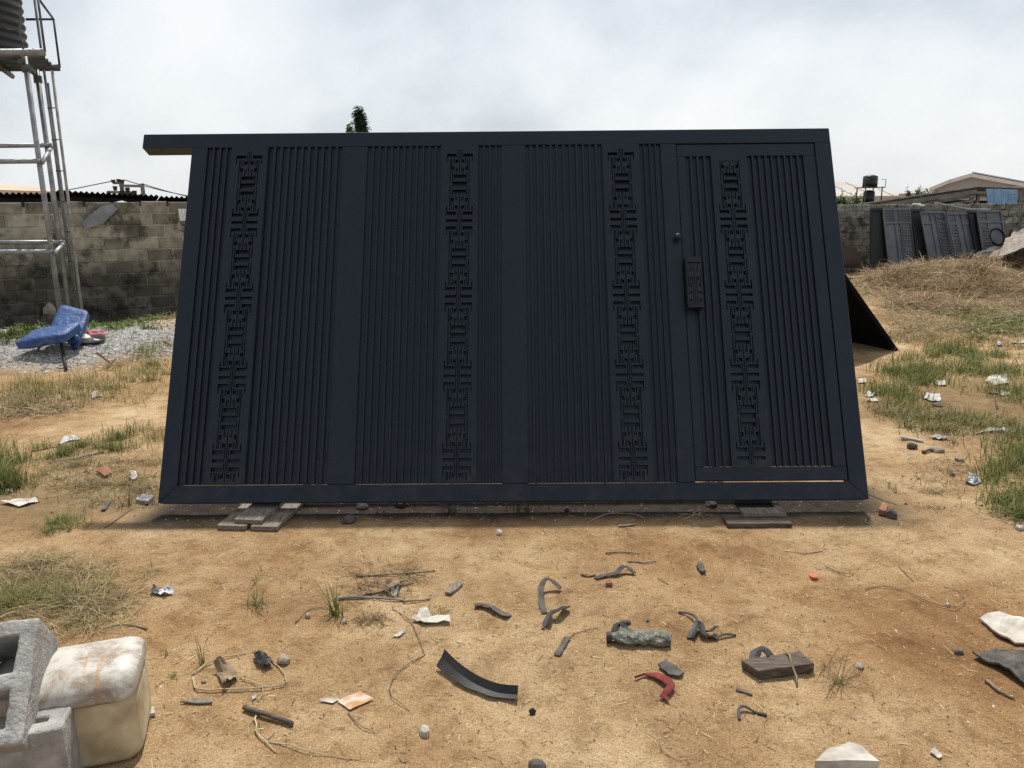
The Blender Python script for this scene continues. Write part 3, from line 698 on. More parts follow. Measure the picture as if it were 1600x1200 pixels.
def strip(pts, wpx, mat, name, label, cat, thick=0.004, curl=0.0, stand=0.0, sub=4, zs=None):
    """flat strip of rubber or metal along ground points; curl lifts one edge, stand 0..1 turns it on edge"""
    Pg = [G(p_[0], p_[1], (p_[2] if len(p_) > 2 else 0)) for p_ in pts]; out_ = []
    for i in range(len(Pg)-1):
        p0, p1, p2, p3 = Pg[max(i-1, 0)], Pg[i], Pg[i+1], Pg[min(i+2, len(Pg)-1)]
        for k in range(sub):
            t_ = k/sub; out_.append(0.5*((2*p1)+(p2-p0)*t_+(2*p0-5*p1+4*p2-p3)*t_*t_+(3*p1-p0-3*p2+p3)*t_**3))
    out_.append(Pg[-1]); c = out_[0].copy(); m_ = len(out_); vs = []
    hw = wpx*(c-EYE).dot(fw)/F_PX/2
    for i, p_ in enumerate(out_):
        d = (out_[min(i+1, m_-1)]-out_[max(i-1, 0)]); d.z = 0; d.normalize(); s_ = Vector((d.y, -d.x, 0))
        wv_ = hw*(0.85+0.3*noise.noise(Vector((i*0.5, px_seed(label), 0)))); zz = curl*hw*(0.6+0.6*noise.noise(Vector((i*0.35, 3.3, px_seed(label)))))
        A = p_-s_*wv_*(1-stand)-c; B = p_+s_*wv_*(1-stand)-c
        A.z += 0.003; B.z += 0.003+max(0, zz)+stand*2*hw
        Mid = (A+B)/2; Mid.z -= abs(zz)*0.25; Mid.z = max(Mid.z, 0.002)
        for q_ in (A, Mid, B): vs.append(q_)
        for q_ in (A, Mid, B): vs.append(q_+Vector((d.y*thick*stand, -d.x*thick*stand, thick)))
    fs = []
    for i in range(m_-1):
        b = i*6; e_ = b+6
        fs += [(b, b+1, e_+1, e_), (b+1, b+2, e_+2, e_+1), (b+3, e_+3, e_+4, b+4), (b+4, e_+4, e_+5, b+5), (b, e_, e_+3, b+3), (b+2, b+5, e_+5, e_+2)]
    b = (m_-1)*6
    fs += [(0, 3, 4, 1), (1, 4, 5, 2), (b, b+1, b+4, b+3), (b+1, b+2, b+5, b+4)]
    o = MB().add(vs, fs).build(name, M[mat], smooth=False); o.location = c
    return tag(o, label, cat)
#PART2
# ------------------------------------------------------------------ water tower on the left
ZP = 3.66                                          # deck height
tA = P(94, 488, 10.4); tA.z = tz(tA.x, tA.y); SP = 1.5
tw = empty('water_tower', (tA.x, tA.y, 0), 0.0, 'tall pipe-framed water tower carrying a ribbed black tank', 'water tower')
LEGS = [(0, 0), (-0.02, 0.85), (-SP, 0.05), (-SP, 0.9)]
for i, (x, y_) in enumerate(LEGS):
    MB().tube([(x, y_, tz(tA.x+x, tA.y+y_)-0.05), (x, y_, ZP-0.02)], 0.037, 10).build('leg', M['steel'], tw, smooth=True)
def bar(p1, p2, r=0.03, nm='brace', mt='steel'): return MB().tube([p1, p2], r, 8).build(nm, M[mt], tw, smooth=True)
for z0, z1 in ((1.21, 1.30), (2.36, 2.62)):
    bar((-SP-0.1, 0.05, z0), (0.02, -0.05, z0)); bar((-SP-0.1, 0.86, z1), (0.06, 0.80, z1)); bar((0.045, -0.05, z0-0.02), (0.03, 0.9, z1-0.02)); bar((-SP, 0.0, z0), (-SP, 0.92, z1))
MB().tube([(0.10, 0.92, 0.1), (0.10, 0.92, 3.45)], 0.016, 8).build('water_pipe', M['steel'], tw, smooth=True)
MB().tube([(0.06, 0.98, 0.1), (0.06, 0.98, 5.6)], 0.02, 8).build('water_pipe', M['steel'], tw, smooth=True)
MB().tube([(0.16, 0.86, 0.1), (0.19, 0.86, 3.6)], 0.022, 8).build('water_pipe', M['zinc'], tw, smooth=True)
for k in range(7):
    z_ = 0.6+k*0.42; MB().tube([(0.05, 0.9, z_), (0.17, 0.87, z_)], 0.008, 6).build('pipe_clip', M['steel_dark'], tw)
bar((-SP-0.35, -0.08, ZP), (0.28, -0.08, ZP), 0.045, 'deck_beam', 'steel'); bar((-SP-0.35, 1.0, ZP), (0.28, 1.0, ZP), 0.045, 'deck_beam', 'steel_dark')
for y_ in (0.1, 0.32, 0.54, 0.76): bar((-SP-0.35, y_, ZP-0.03), (0.24, y_, ZP-0.03), 0.03, 'deck_beam', 'steel_dark')
for x in (-1.6, -1.2, -0.8, -0.4, -0.05): bar((x, -0.1, ZP-0.10), (x, 1.05, ZP-0.10), 0.035, 'deck_joist', 'steel_dark')
for x, y_ in LEGS[:2]: MB().lathe([(0.001, -0.09), (0.06, -0.09), (0.06, 0.0), (0.001, 0.0)], 10, (x, y_, ZP-0.13)).build('pipe_coupler', M['steel_dark'], tw)
for y_ in (-0.1, 1.0):
    bar((0.28, y_, ZP), (0.28, y_, ZP+0.62), 0.016, 'guard_rail', 'steel_dark'); bar((-0.1, y_, ZP+0.62), (0.28, y_, ZP+0.62), 0.016, 'guard_rail', 'steel_dark')
bar((0.28, -0.1, ZP+0.62), (0.28, 1.0, ZP+0.62), 0.016, 'guard_rail', 'steel_dark')
MB().tube([(0.02, -0.1, ZP), (0.0, -0.1, ZP+0.24), (0.06, -0.1, ZP+0.52)], 0.014, 6).build('pipe_bend', M['steel_dark'], tw)
MB().tube([(-0.16, -0.08, ZP+0.27), (0.0, -0.1, ZP+0.26)], 0.012, 6).build('pipe_bend', M['steel_dark'], tw)
prof = [(0.001, 0), (0.60, 0), (0.615, 0.02)]
for k in range(9):
    z_ = 0.06+k*0.105; prof += [(0.615, z_), (0.628, z_+0.02), (0.628, z_+0.04), (0.608, z_+0.065), (0.603, z_+0.09)]
prof += [(0.60, 1.05), (0.5, 1.2), (0.25, 1.28), (0.22, 1.36), (0.001, 1.37)]
tk = MB().lathe(prof, 48).build('water_tank', M['tank'], smooth=True)
tag(tk, 'ribbed black plastic water tank on the tall pipe tower', 'water tank'); tk.location = (tA.x-0.90, tA.y+0.42, ZP+0.046)

shear = Matrix.Identity(4); shear[0][1] = -0.40
for ch_ in tw.children: ch_.data.transform(shear)

# ------------------------------------------------------------------ left background beyond the wall
def roof_strip(name, poly, Y, th, mat, parent=None):
    c = [P(*p_, Y) for p_ in poly]; return c
sh = empty('lean_to_shed', WL(-3, 0, -1.2), label='low dark corrugated shed roof behind the sooty block wall', cat='shed')
shl = WL(-3, 0, -1.2)
def C_(s_, z_, off): return WL(s_, z_, off)-shl
# ragged front edge over the wall, roof falling to the back
corrugated('roof_sheet', C_(-3.4, 1.99, -0.12), wd_, C_(-3.4, 1.70, -2.2)-C_(-3.4, 1.99, -0.12), 4.3, 2.1, 0.016, 0.076, M['roof_dark'], sh)
corrugated('roof_sheet', C_(0.915, 2.03, -0.16), wd_+Vector((0, 0, -0.05)), C_(1.2, 1.70, -2.2)-C_(1.2, 2.0, -0.16), 1.5, 2.0, 0.016, 0.076, M['roof_dark'], sh)
corrugated('roof_sheet', C_(2.43, 1.94, -0.14), wd_+Vector((0, 0, -0.025)), C_(1.2, 1.70, -2.2)-C_(1.2, 1.94, -0.14), 3.4, 2.0, 0.016, 0.076, M['roof_dark'], sh)
for s_ in (-3.2, -1, 1.1, 3.2, 5.2):
    p_ = C_(s_, 0, -0.5); MB().tube([p_, p_+Vector((0, 0, 1.78))], 0.05, 8).build('post', M['timber_grey'], sh)
p1, p2 = C_(-3.4, 1.86, -0.30), C_(5.6, 1.78, -0.30); MB().tube([p1, p2], 0.05, 6).build('purlin', M['wood_dark'], sh)
off = Vector((0.5, -0.86, 0))*0.03
for (sa, sb, za, zb_) in ((-3.4, 0.9, 1.95, 1.95), (0.91, 2.4, 1.98, 1.91), (2.43, 5.8, 1.90, 1.82)):
    a = C_(sa, 1.6, -0.45); b = C_(sb, 1.6, -0.45); a1 = C_(sa, za-0.02, -0.42); b1 = C_(sb, zb_-0.02, -0.42)
    MB().hexa([a, b, b1, a1], [a-off, b-off, b1-off, a1-off]).build('wall_board', M['roof_dark'], sh)
a = C_(-3.4, 0, -2.15); b = C_(5.3, 0, -2.15)
MB().hexa([a, b, b+Vector((0, 0, 1.66)), a+Vector((0, 0, 1.66))], [a-off, b-off, b-off+Vector((0, 0, 1.66)), a-off+Vector((0, 0, 1.66))]).build('back_wall', M['roof_dark'], sh)
# orange roofed house
def house(name, label, Y, x0, x1, ytop, yeave, ybot, depth, roof, wall, hip=True, ridge=None, fascia=None):
    a = P(x0, ybot, Y); b = P(x1, ybot, Y); e0 = P(x0, yeave, Y).z; r0 = P((x0+x1)/2, ytop, Y+depth/2).z
    wdt = b.x-a.x; root = empty(name, (a.x, Y, 0), 0, label, 'house')
    MB().box(0.3, wdt-0.3, 0.3, depth-0.3, 0, e0-0.1).build('wall', wall, root)
    rx0, rx1 = ridge if ridge else (wdt*0.3, wdt*0.7)
    vs = [(0, 0, e0), (wdt, 0, e0), (wdt, depth, e0), (0, depth, e0), (rx0, depth/2, r0), (rx1, depth/2, r0)]
    vs2 = [(v_[0], v_[1], v_[2]-0.12) for v_ in vs[:4]]
    rf = MB().add(vs+vs2, [(0, 1, 5, 4), (1, 2, 5), (2, 3, 4, 5), (3, 0, 4), (0, 6, 7, 1), (1, 7, 8, 2), (2, 8, 9, 3), (3, 9, 6, 0), (6, 9, 8, 7)]).build('roof', roof, root)
    n = int(wdt/1.1)
    for k in range(1, n):                       # standing seams of the front slope
        x = wdt*k/n
        t_ = min(1, x/rx0 if x < rx0 else ((wdt-x)/(wdt-rx1) if x > rx1 else 1))
        top = Vector((x, depth/2*t_, e0+(r0-e0)*t_+0.02)); bot = Vector((x, -0.02, e0+0.02))
        MB().tube([bot, top], 0.022, 4).build('seam', roof, rf)
    if fascia: MB().box(0, wdt, -0.05, -0.01, e0-0.35, e0-0.005).build('fascia', fascia, root)
    return root, wdt, e0
house('house', 'house with a faded orange roof beyond the shed behind the sooty wall', 22, -330, 0, 286, 299, 315, 4.5, M['roof_rust'], M['plaster'], fascia=M['roof_fascia'])
# H-frame electricity pole with cross arms
ep = P(205, 318, 36); uu = (P(206, 318, 36)-ep).x
H0 = lambda px, py: P(px, py, 36)-Vector((ep.x, 36, 0))
pole = empty('electricity_pole', (ep.x, 36, 0), 0, 'twin-post electricity pole with crossarms and insulators beyond the sooty wall', 'utility pole')
for px, yt in ((189, 281), (222, 287)):
    t_ = H0(px, yt); MB().tube([(t_.x, 0, 0), (t_.x, 0, t_.z)], 0.12, 8, 0.09).build('post', M['timber_grey'], pole)
for (xa, ya, xb, yb) in ((179, 286, 195, 286), (189, 290, 223, 291), (170, 300, 208, 301), (186, 306, 222, 306), (192, 310, 214, 311)):
    p1, p2 = H0(xa, ya), H0(xb, yb); MB().tube([(p1.x, -0.12, p1.z), (p2.x, -0.12, p2.z)], 0.065, 6).build('crossarm', M['timber_grey'], pole)
for (x_, y1, y2) in ((180, 281, 286), (188, 280, 284), (194, 281, 286), (183, 291, 298), (203, 293, 306), (195, 298, 311), (214, 298, 311), (173, 301, 307), (210, 301, 306)):
    p1, p2 = H0(x_, y2), H0(x_, y1); MB().tube([(p1.x, -0.16, p1.z), (p1.x, -0.16, p2.z)], 0.07, 8, 0.11).build('insulator', M['roof_dark'], pole)
def wire(pa, pb, sag, label):
    pts = []
    for i in range(17):
        t_ = i/16; p_ = pa.lerp(pb, t_); p_.z -= sag*4*t_*(1-t_); pts.append(p_)
    c = pts[0].copy(); o = MB().tube([p_-c for p_ in pts], 0.022, 5).build('power_line', M['roof_dark']); o.location = c; tag(o, label, 'wire')
wire(P(180, 282, 35.8), P(-420, 305, 60), 1.2, 'power line sagging from the twin-post pole towards the water tower')
wire(P(194, 281, 35.8), P(420, 306, 52), 0.5, 'upper power line running from the twin-post pole behind the big gate')
wire(P(222, 287, 35.8), P(440, 312, 52), 0.5, 'lower power line running from the twin-post pole behind the big gate')

# ------------------------------------------------------------------ leaf and blade meshes
def blades(n, base, length, width, heading, pitch, bend, color, name, mat, loc=(0, 0, 0)):
    """vectorised curved blades: arrays of n; 3 segments each; pitch from the ground, bend lowers it along the blade"""
    L = length/3.0; pts = np.zeros((n, 4, 3)); pts[:, 0] = base; pit = pitch.copy()
    for k in range(1, 4):
        d = np.stack([np.cos(pit)*np.cos(heading), np.cos(pit)*np.sin(heading), np.sin(pit)], 1)
        pts[:, k] = pts[:, k-1]+d*L[:, None]; pit = pit-bend
    side = np.stack([-np.sin(heading), np.cos(heading), np.zeros(n)], 1)
    tw_ = RNG.uniform(-0.6, 0.6, n); side[:, 2] = np.sin(tw_)
    vs = np.zeros((n, 7, 3)); wk = [1.0, 0.85, 0.55]
    for k in range(3):
        vs[:, 2*k] = pts[:, k]-side*(width*wk[k]/2)[:, None]; vs[:, 2*k+1] = pts[:, k]+side*(width*wk[k]/2)[:, None]
    vs[:, 6] = pts[:, 3]
    vs = vs.reshape(-1, 3)
    tri = np.array([[0, 1, 3], [0, 3, 2], [2, 3, 5], [2, 5, 4], [4, 5, 6]])
    fc = (np.arange(n)[:, None, None]*7+tri[None]).reshape(-1, 3)
    me_ = bpy.data.meshes.new(name); me_.vertices.add(len(vs)); me_.vertices.foreach_set('co', vs.ravel())
    me_.loops.add(fc.size); me_.loops.foreach_set('vertex_index', fc.ravel().astype(np.int32))
    me_.polygons.add(len(fc)); me_.polygons.foreach_set('loop_start', np.arange(0, fc.size, 3, dtype=np.int32)); me_.polygons.foreach_set('loop_total', np.full(len(fc), 3, np.int32))
    me_.update(calc_edges=True)
    at = me_.color_attributes.new('tint', 'FLOAT_COLOR', 'POINT')
    c4 = np.ones((n, 7, 4), np.float32); c4[:, :, :3] = color[:, None, :]; at.data.foreach_set('color', c4.ravel())
    o = link(name, me_, mat); o.location = loc; return o
GREEN = [(0.085, 0.135, 0.028), (0.13, 0.17, 0.042), (0.19, 0.20, 0.06), (0.058, 0.10, 0.022)]
DRY = [(0.33, 0.255, 0.13), (0.25, 0.175, 0.085), (0.44, 0.36, 0.21), (0.16, 0.11, 0.058)]
def pick(n, pal, var=0.25):
    a = np.array(pal)[RNG.integers(0, len(pal), n)]
    return np.clip(a*RNG.uniform(1-var, 1+var, (n, 1)), 0, 1)
def scatter(poly, n, clump=0.0, nclump=10, spread=0.12):
    """points on the ground inside a polygon given in photograph places"""
    w_ = [G(*p_) for p_ in poly]; pl = [(p_.x, p_.y) for p_ in w_]
    x0, x1 = min(p_[0] for p_ in pl), max(p_[0] for p_ in pl); y0, y1 = min(p_[1] for p_ in pl), max(p_[1] for p_ in pl)
    cl = []
    while len(cl) < nclump:
        x, y_ = random.uniform(x0, x1), random.uniform(y0, y1)
        if inside(pl, x, y_): cl.append((x, y_, random.uniform(0.4, 1.5)))
    res = []; k = 0
    while len(res) < n and k < n*20:
        k += 1
        if random.random() < clump:
            c = random.choice(cl); x = random.gauss(c[0], spread*c[2]); y_ = random.gauss(c[1], spread*c[2]*0.8)
        else:
            x, y_ = random.uniform(x0, x1), random.uniform(y0, y1)
        if inside(pl, x+random.gauss(0, 0.13), y_+random.gauss(0, 0.16)): res.append((x, y_, tz(x, y_)))
    return np.array(res)
def patch(name, label, cat, parts, zj=0.0):
    """several scatters joined into one stuff object"""
    B, L, Wd, Hd, Pt, Bn, Cc = [], [], [], [], [], [], []
    for (poly, n, clump, ncl, spread, lmin, lmax, wid, pmin, pmax, bend, pal) in parts:
        b = scatter(poly, n, clump, ncl, spread); m_ = len(b)
        B.append(b); L.append(RNG.uniform(lmin, lmax, m_)); Wd.append(RNG.uniform(0.6, 1.3, m_)*wid); Hd.append(RNG.uniform(0, 2*math.pi, m_))
        Pt.append(RNG.uniform(pmin, pmax, m_)); Bn.append(RNG.uniform(0.2, 1.0, m_)*bend); Cc.append(pick(m_, pal))
    B = np.concatenate(B); B[:, 2] += RNG.uniform(0, 1, len(B))**2*zj; o = B.mean(0); o[2] = 0
    ob = blades(len(B), B-o, np.concatenate(L), np.concatenate(Wd), np.concatenate(Hd), np.concatenate(Pt), np.concatenate(Bn), np.concatenate(Cc), name, M['grass'], tuple(o))
    return tag(ob, label, cat, kind='stuff')
OL = [(0.25, 0.225, 0.075), (0.19, 0.19, 0.06), (0.32, 0.265, 0.11)]
# right side: green grass behind and beside the gate
patch('grass', 'green and yellowing grass growing beside the right end of the big gate', 'grass', [
    ([(1338, 600), (1400, 560), (1480, 545), (1600, 560), (1700, 600), (1700, 640), (1600, 640), (1480, 600), (1440, 645), (1345, 640)], 6200, 0.93, 60, 0.12, 0.04, 0.21, 0.0065, 0.5, 1.5, 0.45, GREEN+OL),
    ([(1345, 640), (1450, 640), (1600, 655), (1700, 680), (1700, 720), (1560, 700), (1480, 690), (1380, 668)], 3000, 0.93, 44, 0.09, 0.03, 0.16, 0.0055, 0.4, 1.4, 0.45, GREEN+OL+DRY),
    ([(1520, 740), (1560, 690), (1700, 690), (1720, 850), (1600, 836), (1560, 800)], 4300, 0.9, 30, 0.09, 0.04, 0.18, 0.0055, 0.4, 1.5, 0.45, GREEN+OL),
    ([(1345, 520), (1420, 500), (1700, 500), (1720, 560), (1560, 560), (1420, 545)], 3600, 0.9, 44, 0.18, 0.04, 0.15, 0.008, 0.3, 1.4, 0.4, OL+DRY+GREEN[:2]),
    ([(1500, 500), (1620, 490), (1640, 530), (1510, 535)], 2400, 0.8, 18, 0.18, 0.05, 0.18, 0.008, 0.4, 1.4, 0.4, GREEN),
    ([(1450, 470), (1560, 460), (1640, 480), (1640, 500), (1460, 498)], 3000, 0.6, 18, 0.3, 0.05, 0.16, 0.01, 0.2, 1.2, 0.4, OL+GREEN[:2]),
    ([(1370, 760), (1480, 700), (1560, 760), (1540, 810), (1420, 790)], 900, 0.75, 16, 0.06, 0.03, 0.10, 0.003, 0.0, 0.8, 0.4, DRY)])
patch('straw_heap', 'brown dry cut grass heaped in front of the leaning dark gates', 'dry grass', [
    ([(1338, 460), (1352, 432), (1420, 412), (1600, 412), (1760, 415), (1800, 480), (1560, 500), (1400, 490)], 30000, 0.7, 90, 0.32, 0.14, 0.5, 0.011, -0.2, 0.8, 0.35, DRY+[(0.28, 0.17, 0.09), (0.36, 0.235, 0.13), (0.20, 0.115, 0.06)]),
    ([(1340, 500), (1400, 480), (1700, 480), (1720, 540), (1400, 540)], 8000, 0.6, 40, 0.25, 0.05, 0.22, 0.007, -0.1, 0.4, 0.3, DRY)], zj=0.13)
# left side
patch('grass', 'thin yellow-green grass at the foot of the gravel heap', 'grass', [
    ([(-60, 600), (120, 590), (270, 590), (262, 625), (120, 640), (-60, 650)], 2300, 0.95, 60, 0.07, 0.04, 0.22, 0.006, 0.6, 1.5, 0.4, OL+GREEN[2:3]+DRY[:1]+DRY[2:3]),
    ([(-60, 625), (60, 610), (130, 625), (120, 648), (-60, 660)], 2600, 0.7, 20, 0.15, 0.06, 0.24, 0.005, -0.05, 0.6, 0.3, DRY),
    ([(150, 555), (265, 530), (270, 590), (150, 585)], 1200, 0.85, 18, 0.12, 0.03, 0.11, 0.007, 0.4, 1.4, 0.4, OL+GREEN[1:3])])
patch('weeds', 'low green weeds along the foot of the sooty wall', 'weeds', [
    ([(-60, 540), (60, 516), (130, 512), (270, 498), (270, 516), (120, 524), (-60, 556)], 3800, 0.85, 46, 0.11, 0.04, 0.17, 0.018, 0.1, 1.3, 0.6, [(0.10, 0.15, 0.03), (0.15, 0.19, 0.045), (0.21, 0.22, 0.06), (0.08, 0.12, 0.03)]),
    ([(200, 505), (230, 496), (275, 494), (275, 508)], 3500, 0.5, 8, 0.15, 0.1, 0.3, 0.008, -0.1, 0.6, 0.3, DRY)])
patch('grass', 'scattered grass and dry stalks left of the big gate', 'grass', [
    ([(-40, 700), (40, 690), (48, 750), (30, 770), (-40, 780)], 1500, 0.9, 14, 0.06, 0.04, 0.24, 0.005, 0.6, 1.5, 0.4, OL+GREEN),
    ([(140, 700), (160, 680), (216, 668), (250, 676), (250, 702), (160, 708)], 800, 0.9, 12, 0.06, 0.03, 0.14, 0.0045, 0.5, 1.5, 0.4, OL+GREEN),
    ([(60, 700), (130, 690), (140, 715), (80, 720)], 700, 0.85, 5, 0.06, 0.03, 0.12, 0.004, 0.5, 1.5, 0.4, OL+GREEN),
    ([(40, 725), (140, 715), (250, 715), (246, 790), (150, 790), (40, 770)], 3800, 0.75, 40, 0.06, 0.03, 0.13, 0.0032, -0.05, 1.0, 0.4, DRY+OL[:1]),
    ([(80, 815), (120, 800), (125, 830), (60, 835)], 500, 0.8, 5, 0.05, 0.03, 0.1, 0.003, 0.3, 1.4, 0.4, OL+GREEN)])
patch('dry_grass', 'tangle of dry grass stalks behind the upended concrete block', 'dry grass', [
    ([(-50, 890), (60, 870), (150, 885), (215, 930), (200, 985), (80, 985), (-50, 960)], 3600, 0.7, 34, 0.06, 0.06, 0.24, 0.0028, -0.08, 0.45, 0.3, DRY+OL[:1]),
    ([(-50, 925), (60, 920), (140, 940), (110, 965), (-50, 960)], 900, 0.8, 9, 0.05, 0.04, 0.12, 0.003, 0.4, 1.4, 0.4, OL+GREEN[1:3])])
# loose bits of stalk and fibre on the bare sand, pebbles
fx = np.concatenate([RNG.uniform(-3.2, 3.2, 11000), RNG.uniform(-5, 6, 4200)]); fy = np.concatenate([RNG.uniform(1.5, 4.2, 11000), RNG.uniform(4.2, 9, 4200)])
b = np.array([(x, y_, tz(x, y_)+0.002) for x, y_ in zip(fx, fy)]); n_ = len(b)
o = blades(n_, b, RNG.uniform(0.008, 0.06, n_)*RNG.uniform(0.4, 1.3, n_), RNG.uniform(0.001, 0.0032, n_), RNG.uniform(0, 6.28, n_), RNG.uniform(-0.02, 0.22, n_), RNG.uniform(0, 0.2, n_), pick(n_, DRY+[(0.06, 0.042, 0.025), (0.52, 0.44, 0.30), (0.60, 0.52, 0.37)], 0.35), 'stalk_litter', M['grass'])
tag(o, 'tiny dry stalk bits littering the bare sand', 'litter', kind='stuff')
def pebbles(name, label, pts, smin, smax, mat, sq=0.7):
    oc = np.array([(1, 0, 0), (0, 1, 0), (-1, 0, 0), (0, -1, 0), (0, 0, 1), (0, 0, -0.4)], float); tri = np.array([(0, 1, 4), (1, 2, 4), (2, 3, 4), (3, 0, 4), (1, 0, 5), (2, 1, 5), (3, 2, 5), (0, 3, 5)])
    n = len(pts); s_ = RNG.uniform(smin, smax, (n, 1, 1))*RNG.uniform(0.6, 1.4, (n, 1, 3)); s_[:, :, 2] *= sq; a = RNG.uniform(0, 6.28, n)
    v = oc[None]*s_*RNG.uniform(0.75, 1.25, (n, 6, 1)); ca_, sa_ = np.cos(a)[:, None], np.sin(a)[:, None]
    x = v[:, :, 0]*ca_-v[:, :, 1]*sa_; y_ = v[:, :, 0]*sa_+v[:, :, 1]*ca_
    v = np.stack([x, y_, v[:, :, 2]], 2)+np.array(pts)[:, None, :]
    fc = (np.arange(n)[:, None, None]*6+tri[None]).reshape(-1, 3)
    me_ = bpy.data.meshes.new(name); me_.from_pydata(v.reshape(-1, 3).tolist(), [], fc.tolist()); me_.update()
    o = link(name, me_, mat); return tag(o, label, 'gravel', kind='stuff')
def rndmat(name, stops):
    m, t, bs = newmat(name); g_ = t.nodes.new('ShaderNodeNewGeometry')
    t.links.new(ramp(t, g_.outputs['Random Per Island'], stops), bs.inputs['Base Color']); bs.inputs['Roughness'].default_value = 0.9; return m
M['gravel'] = rndmat('gravel', [(0, (0.16, 0.155, 0.145)), (0.5, (0.38, 0.365, 0.335)), (1, (0.58, 0.56, 0.52))])
M['pebble'] = rndmat('pebble', [(0, (0.09, 0.065, 0.04)), (0.5, (0.26, 0.185, 0.11)), (0.85, (0.42, 0.34, 0.24)), (1, (0.62, 0.57, 0.5))])
gp = []
while len(gp) < 15000:
    x, y_ = random.uniform(-9, -3.4), random.uniform(7.7, 11.6)
    e_ = ell(x, y_, -6.3, 9.7, 2.8, 1.7, 0.15)
    if e_ < random.uniform(0.75, 1.0): gp.append((x, y_, tz(x, y_)+0.002))
pebbles('gravel', 'heap of grey gravel around the toppled blue chair', gp, 0.007, 0.022, M['gravel'])
gp = [(random.uniform(-3, 3), 1.6+3.2*random.random()**1.2, 0) for _ in range(5000)]+[(random.uniform(-4.5, 5.5), random.uniform(4.4, 9), 0) for _ in range(2200)]
pebbles('pebbles', 'small pebbles and crumbs strewn over the bare sand', [(x, y_, tz(x, y_)) for x, y_, _ in gp], 0.0015, 0.006, M['pebble'])
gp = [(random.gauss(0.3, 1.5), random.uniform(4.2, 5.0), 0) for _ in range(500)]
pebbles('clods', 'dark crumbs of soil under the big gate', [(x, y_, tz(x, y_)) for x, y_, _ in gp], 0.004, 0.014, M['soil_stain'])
# ------------------------------------------------------------------ toppled blue chair on the gravel
def pillow(name, c, ax, ay, az, mat, parent, puff=0.35, n=12):
    """rounded padded board: half axes ax, ay in plane, az half thickness"""
    bm = bmesh.new(); bmesh.ops.create_cube(bm, size=2); bmesh.ops.subdivide_edges(bm, edges=bm.edges[:], cuts=n, use_grid_fill=True)
    for v in bm.verts:
        x, y_, z = v.co
        r_ = 8.0; k = (abs(x)**r_+abs(y_)**r_)**(1/r_); kk = max(k, 1e-6)
        lim = max(abs(x), abs(y_))/kk if kk > 0.3 else 1.0
        x2, y2 = x*lim, y_*lim
        e_ = (1-min(1, max(abs(x), abs(y_)))**6)
        zz = z*(0.6+0.4*e_**0.5)+0.12*noise.noise(Vector((x*1.6, y_*1.6, z)))+0.16*abs(noise.noise(Vector((x*3.2+y_*2, y_*1.2, 4.0+z*0.2))))
        p_ = Vector(c)+Vector(ax)*x2+Vector(ay)*y2+Vector(az)*zz
        v.co = p_
    for f in bm.faces: f.smooth = True
    me_ = bpy.data.meshes.new(name); bm.to_mesh(me_); bm.free(); return link(name, me_, mat, parent)
YC = 9.0
cb_ = G(103, 574)
ch = empty('chair', (cb_.x, cb_.y, cb_.z), 0, 'toppled blue vinyl chair resting on the gravel heap', 'chair')
def L_(px, py, Y): p_ = P(px, py, Y); return p_-cb_
# seat: long narrow pad from lower left to the middle, backrest rising to the right
s0, s1 = L_(27, 540, 8.72), L_(104, 527, 8.78)
ax = (s1-s0)/2; mid = (s0+s1)/2
dvec = Vector((0.16, 0.9, 0.30)).normalized()*0.17
azv = ax.cross(dvec).normalized()*0.062
pillow('seat', mid+dvec*0.75, ax*1.02, dvec, azv, M['blue'], ch)
b0, b1 = L_(92, 521, 9.12), L_(124, 500, 9.12)
ay2 = (L_(139, 487, 9.35)-L_(121, 530, 8.95))/2
ax2 = (L_(121, 530, 8.95)-L_(76, 518, 9.05))/2
mid2 = (L_(121, 530, 8.95)+L_(139, 487, 9.35)+L_(76, 518, 9.05)+L_(98, 493, 9.42))/4
az2 = ax2.cross(ay2).normalized()*0.045
pillow('backrest', mid2, ax2*1.04, ay2*1.10, az2, M['blue'], ch)
MB().tube([L_(95, 533, 8.85), L_(99, 556, 8.75), Vector((0, 0, -0.02))], 0.017, 8).build('leg', M['rubber'], ch, smooth=True)
MB().tube([L_(118, 525, 8.9), L_(124, 533, 8.95), L_(115, 541, 9.0)+Vector((0, 0, -0.03))], 0.03, 8).build('hinge', M['blue'], ch, smooth=True)
MB().tube([L_(60, 538, 8.95), L_(66, 556, 9.1), L_(70, 562, 9.15)+Vector((0, 0, -0.02))], 0.015, 8).build('leg', M['rubber'], ch, smooth=True)
MB().tube([L_(112, 534, 9.0), L_(116, 541, 9.05)+Vector((0, 0, -0.03))], 0.02, 8).build('leg', M['rubber'], ch)
